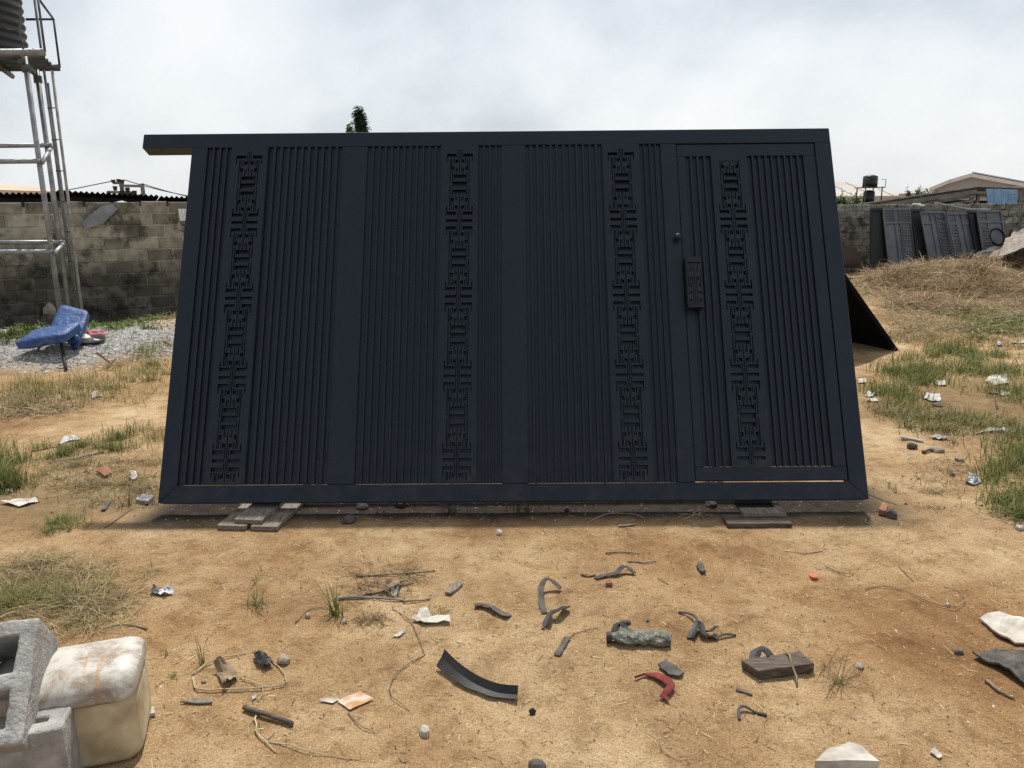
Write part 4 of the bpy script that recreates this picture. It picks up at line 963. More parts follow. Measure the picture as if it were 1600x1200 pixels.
# bowl with a white rag, pink cloth, boulder in the wall hole
p = G(141, 538); o = MB().lathe([(0.001, 0.0), (0.13, 0.0), (0.17, 0.07), (0.185, 0.072), (0.18, 0.064), (0.14, 0.012), (0.001, 0.01)], 28).build('basin', M['basin'], smooth=True)
o.location = (p.x, p.y, p.z); o.rotation_euler = (0.1, 0.05, 0); tag(o, 'dark shallow plastic basin on the gravel beside the blue chair', 'basin')
o = link('rag', lump_mesh(0.13, 0.08, 0.06, 5, 2, 0.6), M['white_plastic']); o.location = (p.x-0.05, p.y, p.z+0.02); tag(o, 'pale green-white rag lying in the dark basin', 'rag')
p = G(148, 524); o = link('cloth', lump_mesh(0.13, 0.09, 0.05, 4, 3, 0.7), M['pink']); o.location = (p.x, p.y, p.z-0.01); tag(o, 'pink cloth on the weeds behind the blue chair', 'cloth')
p = wallpt(79, 487, 0.09); o = link('boulder', lump_mesh(0.10, 0.08, 0.17, 8, 2), M['stone']); o.location = (p.x, p.y-0.02, p.z-0.14); tag(o, 'grey-brown boulder leaning against the sooty wall behind the water tower', 'stone')
o = link('boulder', lump_mesh(0.16, 0.11, 0.16, 18, 2), M['stone_dark']); p = G(78, 512); o.location = (p.x, p.y, p.z-0.03); tag(o, 'dark boulder on the weeds behind the blue chair back', 'stone')
for k, (pts, lb) in enumerate((([(152, 553), (175, 571)], 'reddish stick on the gravel, upper of two crossing'), ([(168, 577), (183, 560)], 'short pale stick on the gravel crossing a reddish one'), ([(238, 494), (250, 499)], 'pale stick end poking from the dry grass by the sooty wall'), ([(256, 534), (268, 541)], 'rusty stick on the gravel beside the big gate'))):
    stick(pts, 0.013, 'brick' if k in (0, 3) else 'straw', 'stick', lb)

# ------------------------------------------------------------------ hollow block and plastic container in the corner
def frame_mat(o, X, Y, Z):
    m_ = Matrix.Identity(4)
    for i in range(3): m_[i][0] = X[i]; m_[i][1] = Y[i]; m_[i][2] = Z[i]; m_[i][3] = o[i]
    return m_
def hollow_block(name, mtx, label, bw=0.225, bl=0.44, bd=0.22, cat='concrete block'):
    """x: width, y: into the block, z: along its length; the cored face lies in y = 0"""
    wl = 0.05
    zs_ = [0, wl, bl/2-wl/2, bl/2+wl/2, bl-wl, bl]; xs_ = [0, wl, bw-wl, bw]
    bm = bmesh.new(); cells = [(i, j) for i in range(3) for j in range(5) if not (i == 1 and j in (1, 3))]
    grid = {}
    def V(i, j, d):
        if (i, j, d) not in grid: grid[(i, j, d)] = bm.verts.new((xs_[i], d*bd, zs_[j]))
        return grid[(i, j, d)]
    cs = set(cells)
    for (i, j) in cells:
        bm.faces.new([V(i, j, 0), V(i+1, j, 0), V(i+1, j+1, 0), V(i, j+1, 0)]); bm.faces.new([V(i, j, 1), V(i, j+1, 1), V(i+1, j+1, 1), V(i+1, j, 1)])
        for (di, dj, a_, b_) in ((-1, 0, (i, j), (i, j+1)), (1, 0, (i+1, j), (i+1, j+1)), (0, -1, (i, j), (i+1, j)), (0, 1, (i, j+1), (i+1, j+1))):
            if (i+di, j+dj) not in cs: bm.faces.new([V(*a_, 0), V(*b_, 0), V(*b_, 1), V(*a_, 1)])
    bmesh.ops.recalc_face_normals(bm, faces=bm.faces)
    bmesh.ops.bevel(bm, geom=[e_ for e_ in bm.edges if e_.is_manifold and e_.calc_face_angle(0) > 0.5], offset=0.004, segments=1, affect='EDGES')
    bmesh.ops.triangulate(bm, faces=bm.faces)
    for _ in range(4):
        lg = [e_ for e_ in bm.edges if e_.calc_length() > 0.02]
        if not lg: break
        bmesh.ops.subdivide_edges(bm, edges=lg, cuts=1); bmesh.ops.triangulate(bm, faces=bm.faces)
    for v in bm.verts:
        amp = 0.0032 if v.co.y < 0.02 or v.co.y > bd-0.02 else 0.0010
        n_ = noise.noise_vector(v.co*42)+0.6*noise.noise_vector(v.co*95)
        v.co += n_*amp
    for f in bm.faces: f.smooth = True
    me_ = bpy.data.meshes.new(name); bm.to_mesh(me_); bm.free()
    o = link(name, me_, M['cblock_new']); o.matrix_world = mtx; return tag(o, label, cat)
br = P(33, 1163, 1.93); trp = P(61, 964, 2.20)
Z_ = (trp-br); bl_ = Z_.length; Z_.normalize()
Xr = Vector((1, 0.28, 0)); Xr = (Xr-Z_*Xr.dot(Z_)).normalized(); Y_ = Z_.cross(Xr)
hollow_block('concrete_block', frame_mat(br-Xr*0.225, Xr, Y_, Z_), 'hollow concrete block standing tilted beside the white plastic container', bl=bl_)
lo2 = P(60, 1275, 1.90); lo2.z = tz(lo2.x, lo2.y)
hlo = br.z-tz(br.x, br.y)-0.005; Xd = Vector((0.96, 0.28, 0)).normalized(); Zd = Vector((-0.28, 0.96, 0)).normalized()
hollow_block('concrete_block', frame_mat(Vector((br.x-0.12, br.y+0.02, tz(br.x, br.y)+hlo))+Zd*0.0, Xd, Vector((0, 0, -1)), Zd), 'concrete block lying flat underneath the tilted hollow block', bl=0.2, bw=0.2, bd=hlo)
# container: rounded box, long side slightly turned, lid seam along its upper front edge
pr = P(222, 1186, 2.17); pr.z = tz(pr.x, pr.y)
yaw = R_(17)
ct = empty('plastic_container', (pr.x, pr.y, pr.z), yaw, 'dirty white plastic container lying behind the concrete block', 'container')
m, t, bs = newmat('stained_white_plastic'); v = coords(t)
c_ = ramp(t, nz(t, v, 9, 8, 0.6), [(0.3, (0.43, 0.41, 0.36)), (0.7, (0.54, 0.52, 0.48))])
mp = t.nodes.new('ShaderNodeMapping'); mp.inputs['Scale'].default_value = (26, 2.0, 2.0); t.links.new(v, mp.inputs[0])
c_ = mix(t, ramp(t, nz(t, mp.outputs[0], 1.0, 4, 0.6, 0.3), [(0.60, 0.0), (0.68, 0.75)]), c_, (0.50, 0.25, 0.09))
c_ = mix(t, ramp(t, nz(t, v, 6.5, 9, 0.75, 0.5), [(0.44, 0.0), (0.60, 0.9)]), c_, (0.22, 0.15, 0.09))
t.links.new(c_, bs.inputs['Base Color']); bs.inputs['Roughness'].default_value = 0.5; bumpn(t, bs, nz(t, v, 60, 4), 0.15, 0.003); M['cont'] = m
M['cont_y'] = pmat('yellowed_plastic', (0.30, 0.23, 0.13), (0.60, 0.52, 0.35), 8, 0.55, 0.2, 40, 0.003, detail=9, lo=0.3, hi=0.65)
def rbox(x0, x1, y0, y1, z0, z1, r, seg, nm, mat, parent, dome=0.0):
    bm = bmesh.new(); bmesh.ops.create_cube(bm, size=1)
    for v_ in bm.verts: v_.co = Vector((x0+(v_.co.x+0.5)*(x1-x0), y0+(v_.co.y+0.5)*(y1-y0), z0+(v_.co.z+0.5)*(z1-z0)))
    bmesh.ops.bevel(bm, geom=bm.edges[:], offset=r, segments=seg, affect='EDGES')
    bmesh.ops.triangulate(bm, faces=bm.faces)
    bmesh.ops.subdivide_edges(bm, edges=[e_ for e_ in bm.edges if e_.calc_length() > 0.06], cuts=3)
    for v_ in bm.verts:
        yy = (v_.co.y-y0)/(y1-y0)*2-1; zz_ = (v_.co.z-z0)/(z1-z0)
        v_.co.z += dome*(1-yy*yy)*zz_
        v_.co += noise.noise_vector(v_.co*6)*0.002
    for f in bm.faces: f.smooth = True
    me_ = bpy.data.meshes.new(nm); bm.to_mesh(me_); bm.free(); return link(nm, me_, mat, parent)
def shell(nm, mat, prof, x0, x1, r):
    """closed y,z section swept along x with rounded ends"""
    cy_ = sum(p_[0] for p_ in prof)/len(prof); cz_ = sum(p_[1] for p_ in prof)/len(prof); n = len(prof); st_ = []
    for k in range(7): a_ = k/6*math.pi/2; st_.append((x0+r*(1-math.cos(a_))*0+r*(1-math.sin(a_)), r*(1-math.sin(math.acos(max(-1, min(1, 1-k/6))))) if False else r*(1-math.cos(math.pi/2-a_))))
    sts = []
    for k in range(8):
        a_ = k/7*math.pi/2; sts.append((r*(1-math.cos(a_)), r*(1-math.sin(a_))))     # distance from the end, inset
    seq = [(x0+d_, i_) for d_, i_ in sts]+[(x0+(x1-x0)*k/8, 0) for k in range(1, 8)]+[(x1-d_, i_) for d_, i_ in sts[::-1]]
    seq.sort(); vs_ = []
    for x, ins in seq:
        for (y_, z_) in prof:
            dy_, dz_ = y_-cy_, z_-cz_; L2 = math.hypot(dy_, dz_); k = max(0, (L2-ins)/L2)
            q_ = Vector((x, cy_+dy_*k, cz_+dz_*k)); vs_.append(q_+noise.noise_vector(q_*7)*0.0025)
    m2_ = len(seq)
    fs_ = [(i*n+k, i*n+(k+1) % n, (i+1)*n+(k+1) % n, (i+1)*n+k) for i in range(m2_-1) for k in range(n)]+[tuple(range(n)), tuple(range((m2_-1)*n, m2_*n))]
    return MB().add(vs_, fs_).build(nm, mat, ct, smooth=True)
def rrect(y0, y1, z0, z1, r, n=5):
    o_ = []
    for (cy_, cz_, a0) in ((y1-r, z1-r, 0), (y0+r, z1-r, 90), (y0+r, z0+r, 180), (y1-r, z0+r, 270)):
        for k in range(n+1): a_ = R_(a0+90*k/n); o_.append((cy_+r*math.cos(a_), cz_+r*math.sin(a_)))
    return o_
shell('lower_shell', M['cont_y'], rrect(0.010, 0.30, 0.002, 0.245, 0.035), -0.42, 0.0, 0.055)
dome = [(0.155-0.158*math.cos(math.pi*k/22), 0.236+0.012+0.085*math.sin(math.pi*k/22)**0.8) for k in range(23)]+[(0.313, 0.237), (-0.003, 0.237)]
shell('upper_shell', M['cont'], dome, -0.43, 0.006, 0.06)

# ------------------------------------------------------------------ right background: leaning gates
def leaning_panel(BL, BR, TLp, dY, label, mat, spec):
    a = P(*BL, 18.75); b = P(*BR, 18.75+0.12); a.z = b.z = tz(a.x, a.y)
    # keep the foot on the ground behind the straw
    tpt = P(*TLp, a.y+dY); U = (b-a); wdt = U.length; U.normalize()
    V = tpt-a; V = V-U*V.dot(U)*0.0; hgt = V.length; V.normalize()
    Nn = U.cross(V).normalized()               # towards the camera side
    if Nn.y > 0: Nn = -Nn
    root = empty('leaning_gate', a, 0, label, 'gate')
    def pc(nm, u0, u1, v0, v1, d0, d1, m_=None):
        q_ = []
        for d_ in (d1, d0):
            for (uu_, vv_) in ((u0, v0), (u1, v0), (u1, v1), (u0, v1)): q_.append(U*(uu_*wdt)+V*(vv_*hgt)+Nn*d_)
        return MB().hexa(q_[:4], q_[4:]).build(nm, m_ or mat, root)
    pc('sheet', 0.01, 0.99, 0.005, 0.995, 0.0, 0.012)
    for (u0, u1, v0, v1) in ((0, 0.055, 0, 1), (0.945, 1, 0, 1), (0.0552, 0.9448, 0, 0.03), (0.0552, 0.9448, 0.965, 1)): pc('frame_bar', u0, u1, v0, v1, 0.0125, 0.045)
    for it in spec:
        k = it[0]
        if k == 'rib': pc('rib', it[1], it[1]+0.03, 0.0305, 0.9645, 0.0125, 0.04)
        elif k == 'rail': pc('rail', it[1], it[2], it[3], it[3]+0.025, 0.0125, 0.042)
        elif k == 'slats':
            for j in range(it[5]):
                v_ = it[3]+(it[4]-it[3])*j/it[5]; pc('slat', it[1], it[2], v_, v_+(it[4]-it[3])/it[5]*0.42, 0.0125, 0.038)
        elif k == 'keys':
            for j in range(it[5]):
                v_ = it[3]+(it[4]-it[3])*j/it[5]; dv = (it[4]-it[3])/it[5]
                pc('ornament', it[1], it[2], v_, v_+dv*0.22, 0.0125, 0.038)
                for i in range(3):
                    u_ = it[1]+(it[2]-it[1])*(0.08+0.32*i); pc('ornament', u_, u_+(it[2]-it[1])*0.16, v_+dv*0.225, v_+dv*0.62, 0.0125, 0.034)
        elif k == 'ring':
            cu, cv, rr = it[1], it[2], it[3]
            pts = [U*(cu*wdt+rr*math.cos(2*math.pi*i/28))+V*(cv*hgt+rr*math.sin(2*math.pi*i/28))+Nn*0.03 for i in range(29)]
            MB().tube(pts, 0.022, 6).build('ring', M['gate_dark'], root)
    return root
Y_G = M['yard_gate']
leaning_panel((1359, 427), (1390, 421), (1359, 326), 0.5, 'black gate back turned to the pale wall corner, first of the leaning row', M['gate_dark'], [])
leaning_panel((1390, 420), (1434, 418), (1377, 326), 0.55, 'grey gate with slotted vents across its top leaning on the pale wall', Y_G,
              [('rib', 0.40), ('rib', 0.58), ('slats', 0.06, 0.40, 0.80, 0.955, 6), ('slats', 0.61, 0.94, 0.80, 0.955, 6), ('rail', 0.056, 0.944, 0.77), ('keys', 0.64, 0.92, 0.06, 0.75, 9)])
leaning_panel((1436, 421), (1456, 422), (1421, 328), 0.65, 'black gate standing between the vented gate and the key-pattern gates', M['gate_dark'], [])
leaning_panel((1455, 423), (1493, 421), (1436, 331), 0.5, 'grey gate with a key-pattern strip down its right edge, leaning on the pale wall', Y_G,
              [('rib', 0.38), ('rib', 0.60), ('rail', 0.056, 0.38, 0.80), ('rail', 0.63, 0.944, 0.80), ('keys', 0.66, 0.93, 0.06, 0.78, 13), ('slats', 0.66, 0.93, 0.83, 0.95, 2)])
leaning_panel((1498, 420), (1532, 418), (1477, 333), 0.5, 'grey gate with a key-pattern strip down its left edge, leaning on the pale wall', Y_G,
              [('rib', 0.36), ('rib', 0.64), ('rail', 0.68, 0.944, 0.80), ('rail', 0.056, 0.36, 0.80), ('keys', 0.07, 0.34, 0.06, 0.78, 13), ('keys', 0.07, 0.34, 0.83, 0.96, 2)])
leaning_panel((1531, 419), (1543, 418), (1510, 330), 0.6, 'black gate in shade between the key-pattern gate and the ring gate', M['gate_dark'], [])
leaning_panel((1541, 417), (1580, 416), (1524, 329), 0.5, 'grey gate with a raised ring ornament leaning on the pale wall', Y_G,
              [('rib', 0.36), ('rail', 0.056, 0.944, 0.80), ('rail', 0.40, 0.944, 0.14), ('keys', 0.07, 0.34, 0.06, 0.78, 13), ('keys', 0.07, 0.34, 0.83, 0.96, 2), ('ring', 0.68, 0.58, 0.20)])
# heap of old roofing sheets
for k, (pl, mt, lb, hz) in enumerate((
        ([(1556, 424), (1600, 427), (1610, 405), (1560, 404)], 'rust_sheet', 'crumpled rusty sheet lowest in the scrap heap beside the ring gate', 0.10),
        ([(1552, 407), (1588, 412), (1596, 402), (1558, 398)], 'rust_sheet', 'pale bent roofing sheet in the scrap heap beside the ring gate', 0.30),
        ([(1578, 401), (1622, 404), (1620, 390), (1588, 392)], 'rust_sheet', 'rusty sheet sloping up the scrap heap against the pale wall', 0.48),
        ([(1590, 396), (1640, 399), (1638, 380), (1600, 384)], 'rust_sheet', 'pale roofing sheet on top of the scrap heap against the pale wall', 0.66))):
    o = scrap(pl, mt, 'roofing_sheet', lb, 'roof sheet', 0.10, 0.01, 0.22, dome=0.05, seed=k+3, tilt=(0.25, -0.12), cuts=5)
    q_ = G(*pl[0]); xx_ = P(sum(p__[0] for p__ in pl)/4, 410, 18.2).x; o.location = (xx_, 18.3+0.12*k, tz(xx_, 18.3)+hz*0.7+0.05); o.scale = (0.8, 0.8, 1.3)
for k in range(4):
    p_ = P(1572+14*k, 414, 17.9); p_.z = tz(p_.x, 18); o = link('rubble', lump_mesh(0.34, 0.3, 0.30+0.05*k, 30+k, 2), M['stone_dark']); o.location = (p_.x, p_.y+0.75, p_.z-0.1)
    tag(o, 'dark rubble lump under the scrap roofing heap', 'rubble', 'rubble under the scrap heap')

# shed beyond the right wall
Ys = 21.6
def Q(px, py, Y=Ys): return P(px, py, Y)
s0_ = Q(1330, 330); shed = empty('shed', (s0_.x, Ys, 0), 0, 'rough open shed with a sloping zinc roof behind the pale wall', 'shed')
def q(px, py, Y=Ys): return Q(px, py, Y)-Vector((s0_.x, Ys, 0))
a, b = q(1322, 323), q(1526, 292.5); bk = Vector((1.2, 3.2, -0.26))
th = Vector((0, 0, 0.035))
MB().hexa([a, b, b+th, a+th], [a+bk, b+bk, b+bk+th, a+bk+th]).build('roof_sheet', M['zinc'], shed)
a2, b2 = q(1526.5, 292), q(1680, 296)
MB().hexa([a2, b2, b2+th, a2+th], [a2+bk, b2+bk, b2+bk+th, a2+bk+th]).build('roof_sheet', M['zinc'], shed)
for d_, w_ in ((0.06, 0.11), (0.19, 0.08), (0.32, 0.07)):
    o1 = Vector((0, -0.06+d_*0.35, -d_)); MB().hexa([a+o1, b+o1, b+o1+Vector((0, 0, -w_)), a+o1+Vector((0, 0, -w_))], [p_+Vector((0, 0.05, 0)) for p_ in (a+o1, b+o1, b+o1+Vector((0, 0, -w_)), a+o1+Vector((0, 0, -w_)))]).build('fascia_board', M['timber_grey'], shed)
for x0, x1 in ((1520, 1524.5), (1530, 1534), (1440, 1443), (1596, 1600), (1660, 1664)):
    p1 = q(x0, 300); p2 = q(x1, 300); zt_ = min(2.05, p1.z+0.05); MB().box(p1.x, p2.x, 0.05, 0.13, 0, zt_).build('post', M['timber_grey'], shed)
p1 = q(1518, 301); p2 = q(1540, 302); MB().box(p1.x, p2.x, -0.02, 0.045, p1.z-0.04, p1.z+0.03).build('rail', M['timber_grey'], shed)
MB().prism([(a.x+0.2, 0), (b2.x, 0), (b2.x, b2.z-0.3), (a2.x, a2.z-0.3), (a.x+0.2, a.z-0.25)], 2.6, 2.66).build('back_wall', M['roof_dark'], shed)
for k, (x0, x1, y0, y1) in enumerate(((1541, 1553, 295, 319), (1553.5, 1565, 295, 319.5), (1565.5, 1575, 295.5, 320), (1575.5, 1590, 296, 304), (1575.5, 1590, 304.5, 310), (1575.5, 1590, 310.5, 320))):
    A = [q(x0+(2.5 if k == 0 else 0), y1), q(x1, y1), q(x1, y0), q(x0, y0)]; MB().hexa(A, [p_+Vector((0, 0.03, 0)) for p_ in A]).build('blue_board', M['blue_panel'], shed)
A = [q(1591, 318), q(1690, 318), q(1690, 299), q(1591, 298)]; MB().hexa([p_+Vector((0, 0.1, 0)) for p_ in A], [p_+Vector((0, 0.14, 0)) for p_ in A]).build('board_wall', M['timber_grey'], shed)
for k in range(3):
    z_ = q(1591, 313-k*5).z; MB().box(q(1592, 300).x, q(1690, 300).x, 0.06, 0.098, z_, z_+0.08).build('board', M['timber_grey'], shed)
# loose pole and rags on the wall top
pa, pb = P(1461, 317, 19.9), P(1513, 327, 20.0); pcx = pa.copy(); o = MB().tube([Vector(), P(1490, 322.8, 19.95)-pa, pb-pa, P(1546, 327.5, 20.05)-pa], 0.03, 6).build('metal_strip', M['zinc']); o.location = pcx; tag(o, 'pale metal strip lying aslant on top of the pale wall', 'metal strip')
p_ = P(1432, 327, 20.05); o = link('rag', lump_mesh(0.15, 0.09, 0.05, 12, 2, 0.6), M['paper']); o.location = (p_.x, p_.y, 1.665); tag(o, 'white rag lying on top of the pale wall above the leaning gates', 'rag')

# houses far right
r_, wdt, e0 = house('house', 'far house with a cream hipped roof behind the pair of dark tanks', 46, 1120, 1424, 272, 308, 327, 14, M['roof_cream'], M['plaster_w'], ridge=(3.5, 7.4))
for x in (7.6, 8.9, 10.2): MB().box(x, x+0.7, 0.26, 0.295, e0-1.0, e0-0.4).build('window', M['window'], r_)
r_, wdt, e0 = house('house', 'house with a pale roof half hidden behind the shed gable', 40, 1447, 1500, 293, 301, 330, 3, M['roof_cream'], M['plaster_w'])
# gable house
Yg = 31; g0 = P(1478, 330, Yg); gh = empty('gabled_house', (g0.x, Yg+1.2, 0), R_(-31), 'grey plastered house with a white-trimmed gable behind the shed', 'house')
def k_(px, py): p_ = P(px, py, Yg); return ((p_.x-g0.x)*0.84, p_.z)
ga = [k_(1486, 330), k_(1620, 330), k_(1620, 291), k_(1548, 273.5), k_(1515, 281), k_(1486, 291.5)]
ga = [(ga[0][0], 0), (ga[1][0], 0)]+ga[2:]
MB().prism(ga, 0, 9).build('wall', M['plaster'], gh)
def trim(p1, p2, w_, nm, mt):
    (x1, z1), (x2, z2) = k_(*p1), k_(*p2); MB().prism([(x1, z1-w_), (x2, z2-w_), (x2, z2), (x1, z1)], -0.35, 9.3).build(nm, M[mt], gh)
trim((1478, 292.5), (1512, 279.5), 0.14, 'roof_slope', 'white_trim'); trim((1512.3, 279.4), (1548, 270), 0.14, 'roof_slope', 'white_trim'); trim((1548.3, 270), (1640, 288), 0.14, 'roof_slope', 'white_trim')
(x1, z1), (x2, z2) = k_(1549, 269.8), k_(1640, 287.6); MB().prism([(x1, z1+0.02), (x2, z2+0.02), (x2, z2+0.06), (x1, z1+0.06)], -0.2, 9.3).build('roof_sheet', M['roof_cream'], gh)
# twin tanks on a stand
Yt = 33; tt = P(1358, 320, Yt); st = empty('tank_stand', (tt.x, Yt, 0), 0, 'thin steel stand holding two dark water tanks beyond the pale wall', 'tank stand')
zt = P(1358, 292.5, Yt).z; zg = P(1358, 281, Yt).z
for x in (-0.34*1, 0.34*1):
    for y_ in (-0.3, 0.5): MB().tube([(x, y_, 0), (x, y_, zt)], 0.025, 6).build('leg', M['steel_dark'], st)
MB().box(-0.43, 0.43, -0.4, 0.6, zt-0.03, zt).build('deck', M['steel_dark'], st)
zl = P(1358, 316.5, Yt).z
MB().box(-0.43, 0.43, -0.4, 0.6, zl-0.03, zl).build('deck', M['steel_dark'], st)
for s_ in (-1, 1):
    MB().tube([(0.28*s_, -0.38, zt), (0.42*s_, -0.38, zt), (0.42*s_, -0.38, zg), (0.26*s_, -0.38, zg)], 0.015, 5).build('guard_rail', M['steel_dark'], st)
hh_ = P(1358, 273, Yt).z-zt
for (z_, r0, h0, lb) in ((zt, 0.29, hh_, 'upper dark plastic tank with a tilted lid on the thin stand'), (zl, 0.225, P(1358, 297, Yt).z-zl, 'lower dark plastic tank inside the thin stand')):
    o = MB().lathe([(0.001, 0), (r0, 0), (r0, h0*0.3), (r0*1.02, h0*0.32), (r0, h0*0.34), (r0, h0*0.62), (r0*1.02, h0*0.64), (r0, h0*0.66), (r0*0.98, h0*0.86), (r0*0.5, h0*0.97), (0.001, h0)], 24).build('water_tank', M['tank'], smooth=True)
    o.location = (tt.x, Yt+0.1, z_+0.005); tag(o, lb, 'water tank')
# parked car behind the second gate
pc_ = P(1322, 432, 17.6); car = empty('parked_car', (pc_.x, 17.6, tz(pc_.x, 17.6)), 0, 'dark parked car mostly hidden behind the big gate, nose showing', 'car')
pr_ = [(-4.1, 0.25), (-0.05, 0.25), (0.0, 0.45), (-0.08, 0.68), (-0.9, 0.84), (-1.0, 0.86), (-3.5, 0.9), (-4.05, 0.86), (-4.15, 0.5)]
MB().prism(pr_, -0.8, 0.8).build('body', M['car'], car, bevel=0.06, seg=2)
MB().prism([(-0.98, 0.865), (-1.55, 1.33), (-2.9, 1.36), (-3.45, 0.9)], -0.68, 0.68).build('cabin', M['glass'], car, bevel=0.04, seg=2)
for x in (-0.75, -3.3):
    for y_ in (-0.82, 0.66):
        wh = MB().lathe([(0.001, 0), (0.2, 0), (0.21, 0.02), (0.3, 0.02), (0.31, 0.05), (0.31, 0.14), (0.001, 0.16)], 24).build('wheel', M['rubber'], car); wh.rotation_euler = (R_(-90), 0, 0); wh.location = (x, y_, 0.31)
for y_ in (-0.62, 0.5): MB().box(-0.07, 0.01, y_, y_+0.2, 0.5, 0.62).build('headlight', M['foil'], car, bevel=0.02)

# ------------------------------------------------------------------ trees
def tree(name, base, height, width, n, pal, label, slim=True, leaf=0.16, seed=1, droop=0.9):
    root = empty(name, base, 0, label, 'tree'); r = random.Random(seed)
    MB().tube([(0, 0, -0.1), (0.05, 0, height*0.4), (0.0, 0.03, height*0.97)], 0.02*height*0.7, 8, 0.01).build('trunk', M['bark'], root, smooth=True)
    B, Hd, Pt = [], [], []
    for k in range(60):
        z = height*(0.18+0.8*k/60) if slim else height*(0.35+0.5*r.random()); a = r.uniform(0, 6.28); t_ = (z/height)
        R_l = width*(1-t_)**0.9*r.uniform(0.45, 1.1) if slim else width*r.uniform(0.5, 1.0)
        e_ = Vector((math.cos(a)*R_l, math.sin(a)*R_l, z-(0.25*R_l if slim else -0.5*R_l)))
        if k % 3 == 0: MB().tube([(0, 0, z), e_*0.5+Vector((0, 0, z*0.5+0.05)), e_], 0.018, 5, 0.005).build('limb', M['bark'], root)
        for i in range(n//60):
            f_ = r.random()**0.6; p_ = Vector((0, 0, z)).lerp(e_, f_)
            B.append((p_.x+r.gauss(0, 0.05*width+0.02), p_.y+r.gauss(0, 0.05*width+0.02), p_.z+r.gauss(0, 0.12))); Hd.append(a+r.gauss(0, 0.7)); Pt.append(r.uniform(-1.1, 0.3) if slim else r.uniform(-0.6, 0.9))
    m_ = len(B)
    cr = blades(m_, np.array(B), RNG.uniform(0.6, 1.3, m_)*leaf, RNG.uniform(0.6, 1.2, m_)*leaf*0.28, np.array(Hd), np.array(Pt), RNG.uniform(0, droop*0.4, m_), pick(m_, pal, 0.35), 'crown', M['grass']); cr.parent = root
    return root
DG = [(0.030, 0.060, 0.030), (0.045, 0.080, 0.035), (0.02, 0.042, 0.022)]
tb = P(569, 330, 26); tree('mast_tree', (tb.x, 26, 0), P(571, 170, 26).z, 0.80, 7200, DG, 'slim pointed evergreen tree showing its tip above the big gate', True, 0.20, 2)
tb = P(553, 330, 27); tree('mast_tree', (tb.x, 27, 0), P(551, 193, 27).z, 0.42, 2400, [(0.06, 0.10, 0.05), (0.09, 0.13, 0.06)], 'smaller pale tree beside the slim evergreen, just topping the big gate', True, 0.22, 5)
for k, (px, py, Y, wd__, lb) in enumerate(((1417, 300, 30, 0.25, 'small dark sapling top above the shed roof, nearest the tanks'), (1431, 296, 30, 0.22, 'slim sapling top standing above the shed roof between two others'), (1443, 297, 30, 0.35, 'leafy sapling top above the shed roof beside the pale roof'), (1448, 296, 29, 0.3, 'green sapling top just beside the pale roof edge'))):
    tb = P(px, 330, Y); tree('sapling', (tb.x, Y, 0), P(px, py, Y).z, wd__, 1200, DG+GREEN[:1], lb, k < 2, 0.16, 10+k)
tb = P(1316, 330, 34); tree('bush', (tb.x, 34, 0), P(1322, 316, 34).z, 1.1, 4800, GREEN+DG, 'green bush against the far cream-roofed house', False, 0.22, 20)
# ------------------------------------------------------------------ litter on the sand in front of the gate
# curved black L-section strip
pts = [(690, 1043), (715, 1062), (745, 1078), (778, 1088), (809, 1090)]
Pg = [G(*p_) for p_ in pts]; c0 = Pg[0].copy(); fine = []
for i in range(len(Pg)-1):
    p0, p1, p2, p3 = Pg[max(i-1, 0)], Pg[i], Pg[i+1], Pg[min(i+2, len(Pg)-1)]
    for k in range(5):
        t_ = k/5; fine.append(0.5*((2*p1)+(p2-p0)*t_+(2*p0-5*p1+4*p2-p3)*t_*t_+(3*p1-p0-3*p2+p3)*t_**3))
fine.append(Pg[-1]); vs = []; m_ = len(fine)
for i, p_ in enumerate(fine):
    d = (fine[min(i+1, m_-1)]-fine[max(i-1, 0)]).normalized(); s_ = Vector((-d.y, d.x, 0)); z_ = 0.035*(1-i/m_)**2+0.004
    wv_ = 0.022+0.006*noise.noise(Vector((i*0.4, 0, 0)))
    a = p_-c0+Vector((0, 0, z_*0.4)); a -= s_*wv_; b = p_-c0+s_*0.004+Vector((0, 0, z_+0.004)); c = b+Vector((0, 0, 0.027))+s_*0.016
    a.z = max(a.z, 0.003+z_*0.3)
    off = Vector((0, 0, 0.004))-s_*0.003
    vs += [a, b, c, a+off, b+off, c+off]
fs = []
for i in range(m_-1):
    e0_ = i*6; e1_ = e0_+6
    fs += [(e0_, e1_, e1_+1, e0_+1), (e0_+1, e1_+1, e1_+2, e0_+2), (e0_+3, e0_+4, e1_+4, e1_+3), (e0_+4, e0_+5, e1_+5, e1_+4), (e0_, e0_+3, e1_+3, e1_), (e0_+2, e1_+2, e1_+5, e0_+5)]
b_ = (m_-1)*6; fs += [(0, 1, 4, 3), (1, 2, 5, 4), (b_, b_+3, b_+4, b_+1), (b_+1, b_+4, b_+5, b_+2)]
o = MB().add(vs, fs).build('rubber_strip', M['rubber']); o.location = c0; tag(o, 'long curved black rubber angle strip lying on the bare sand', 'rubber strip')
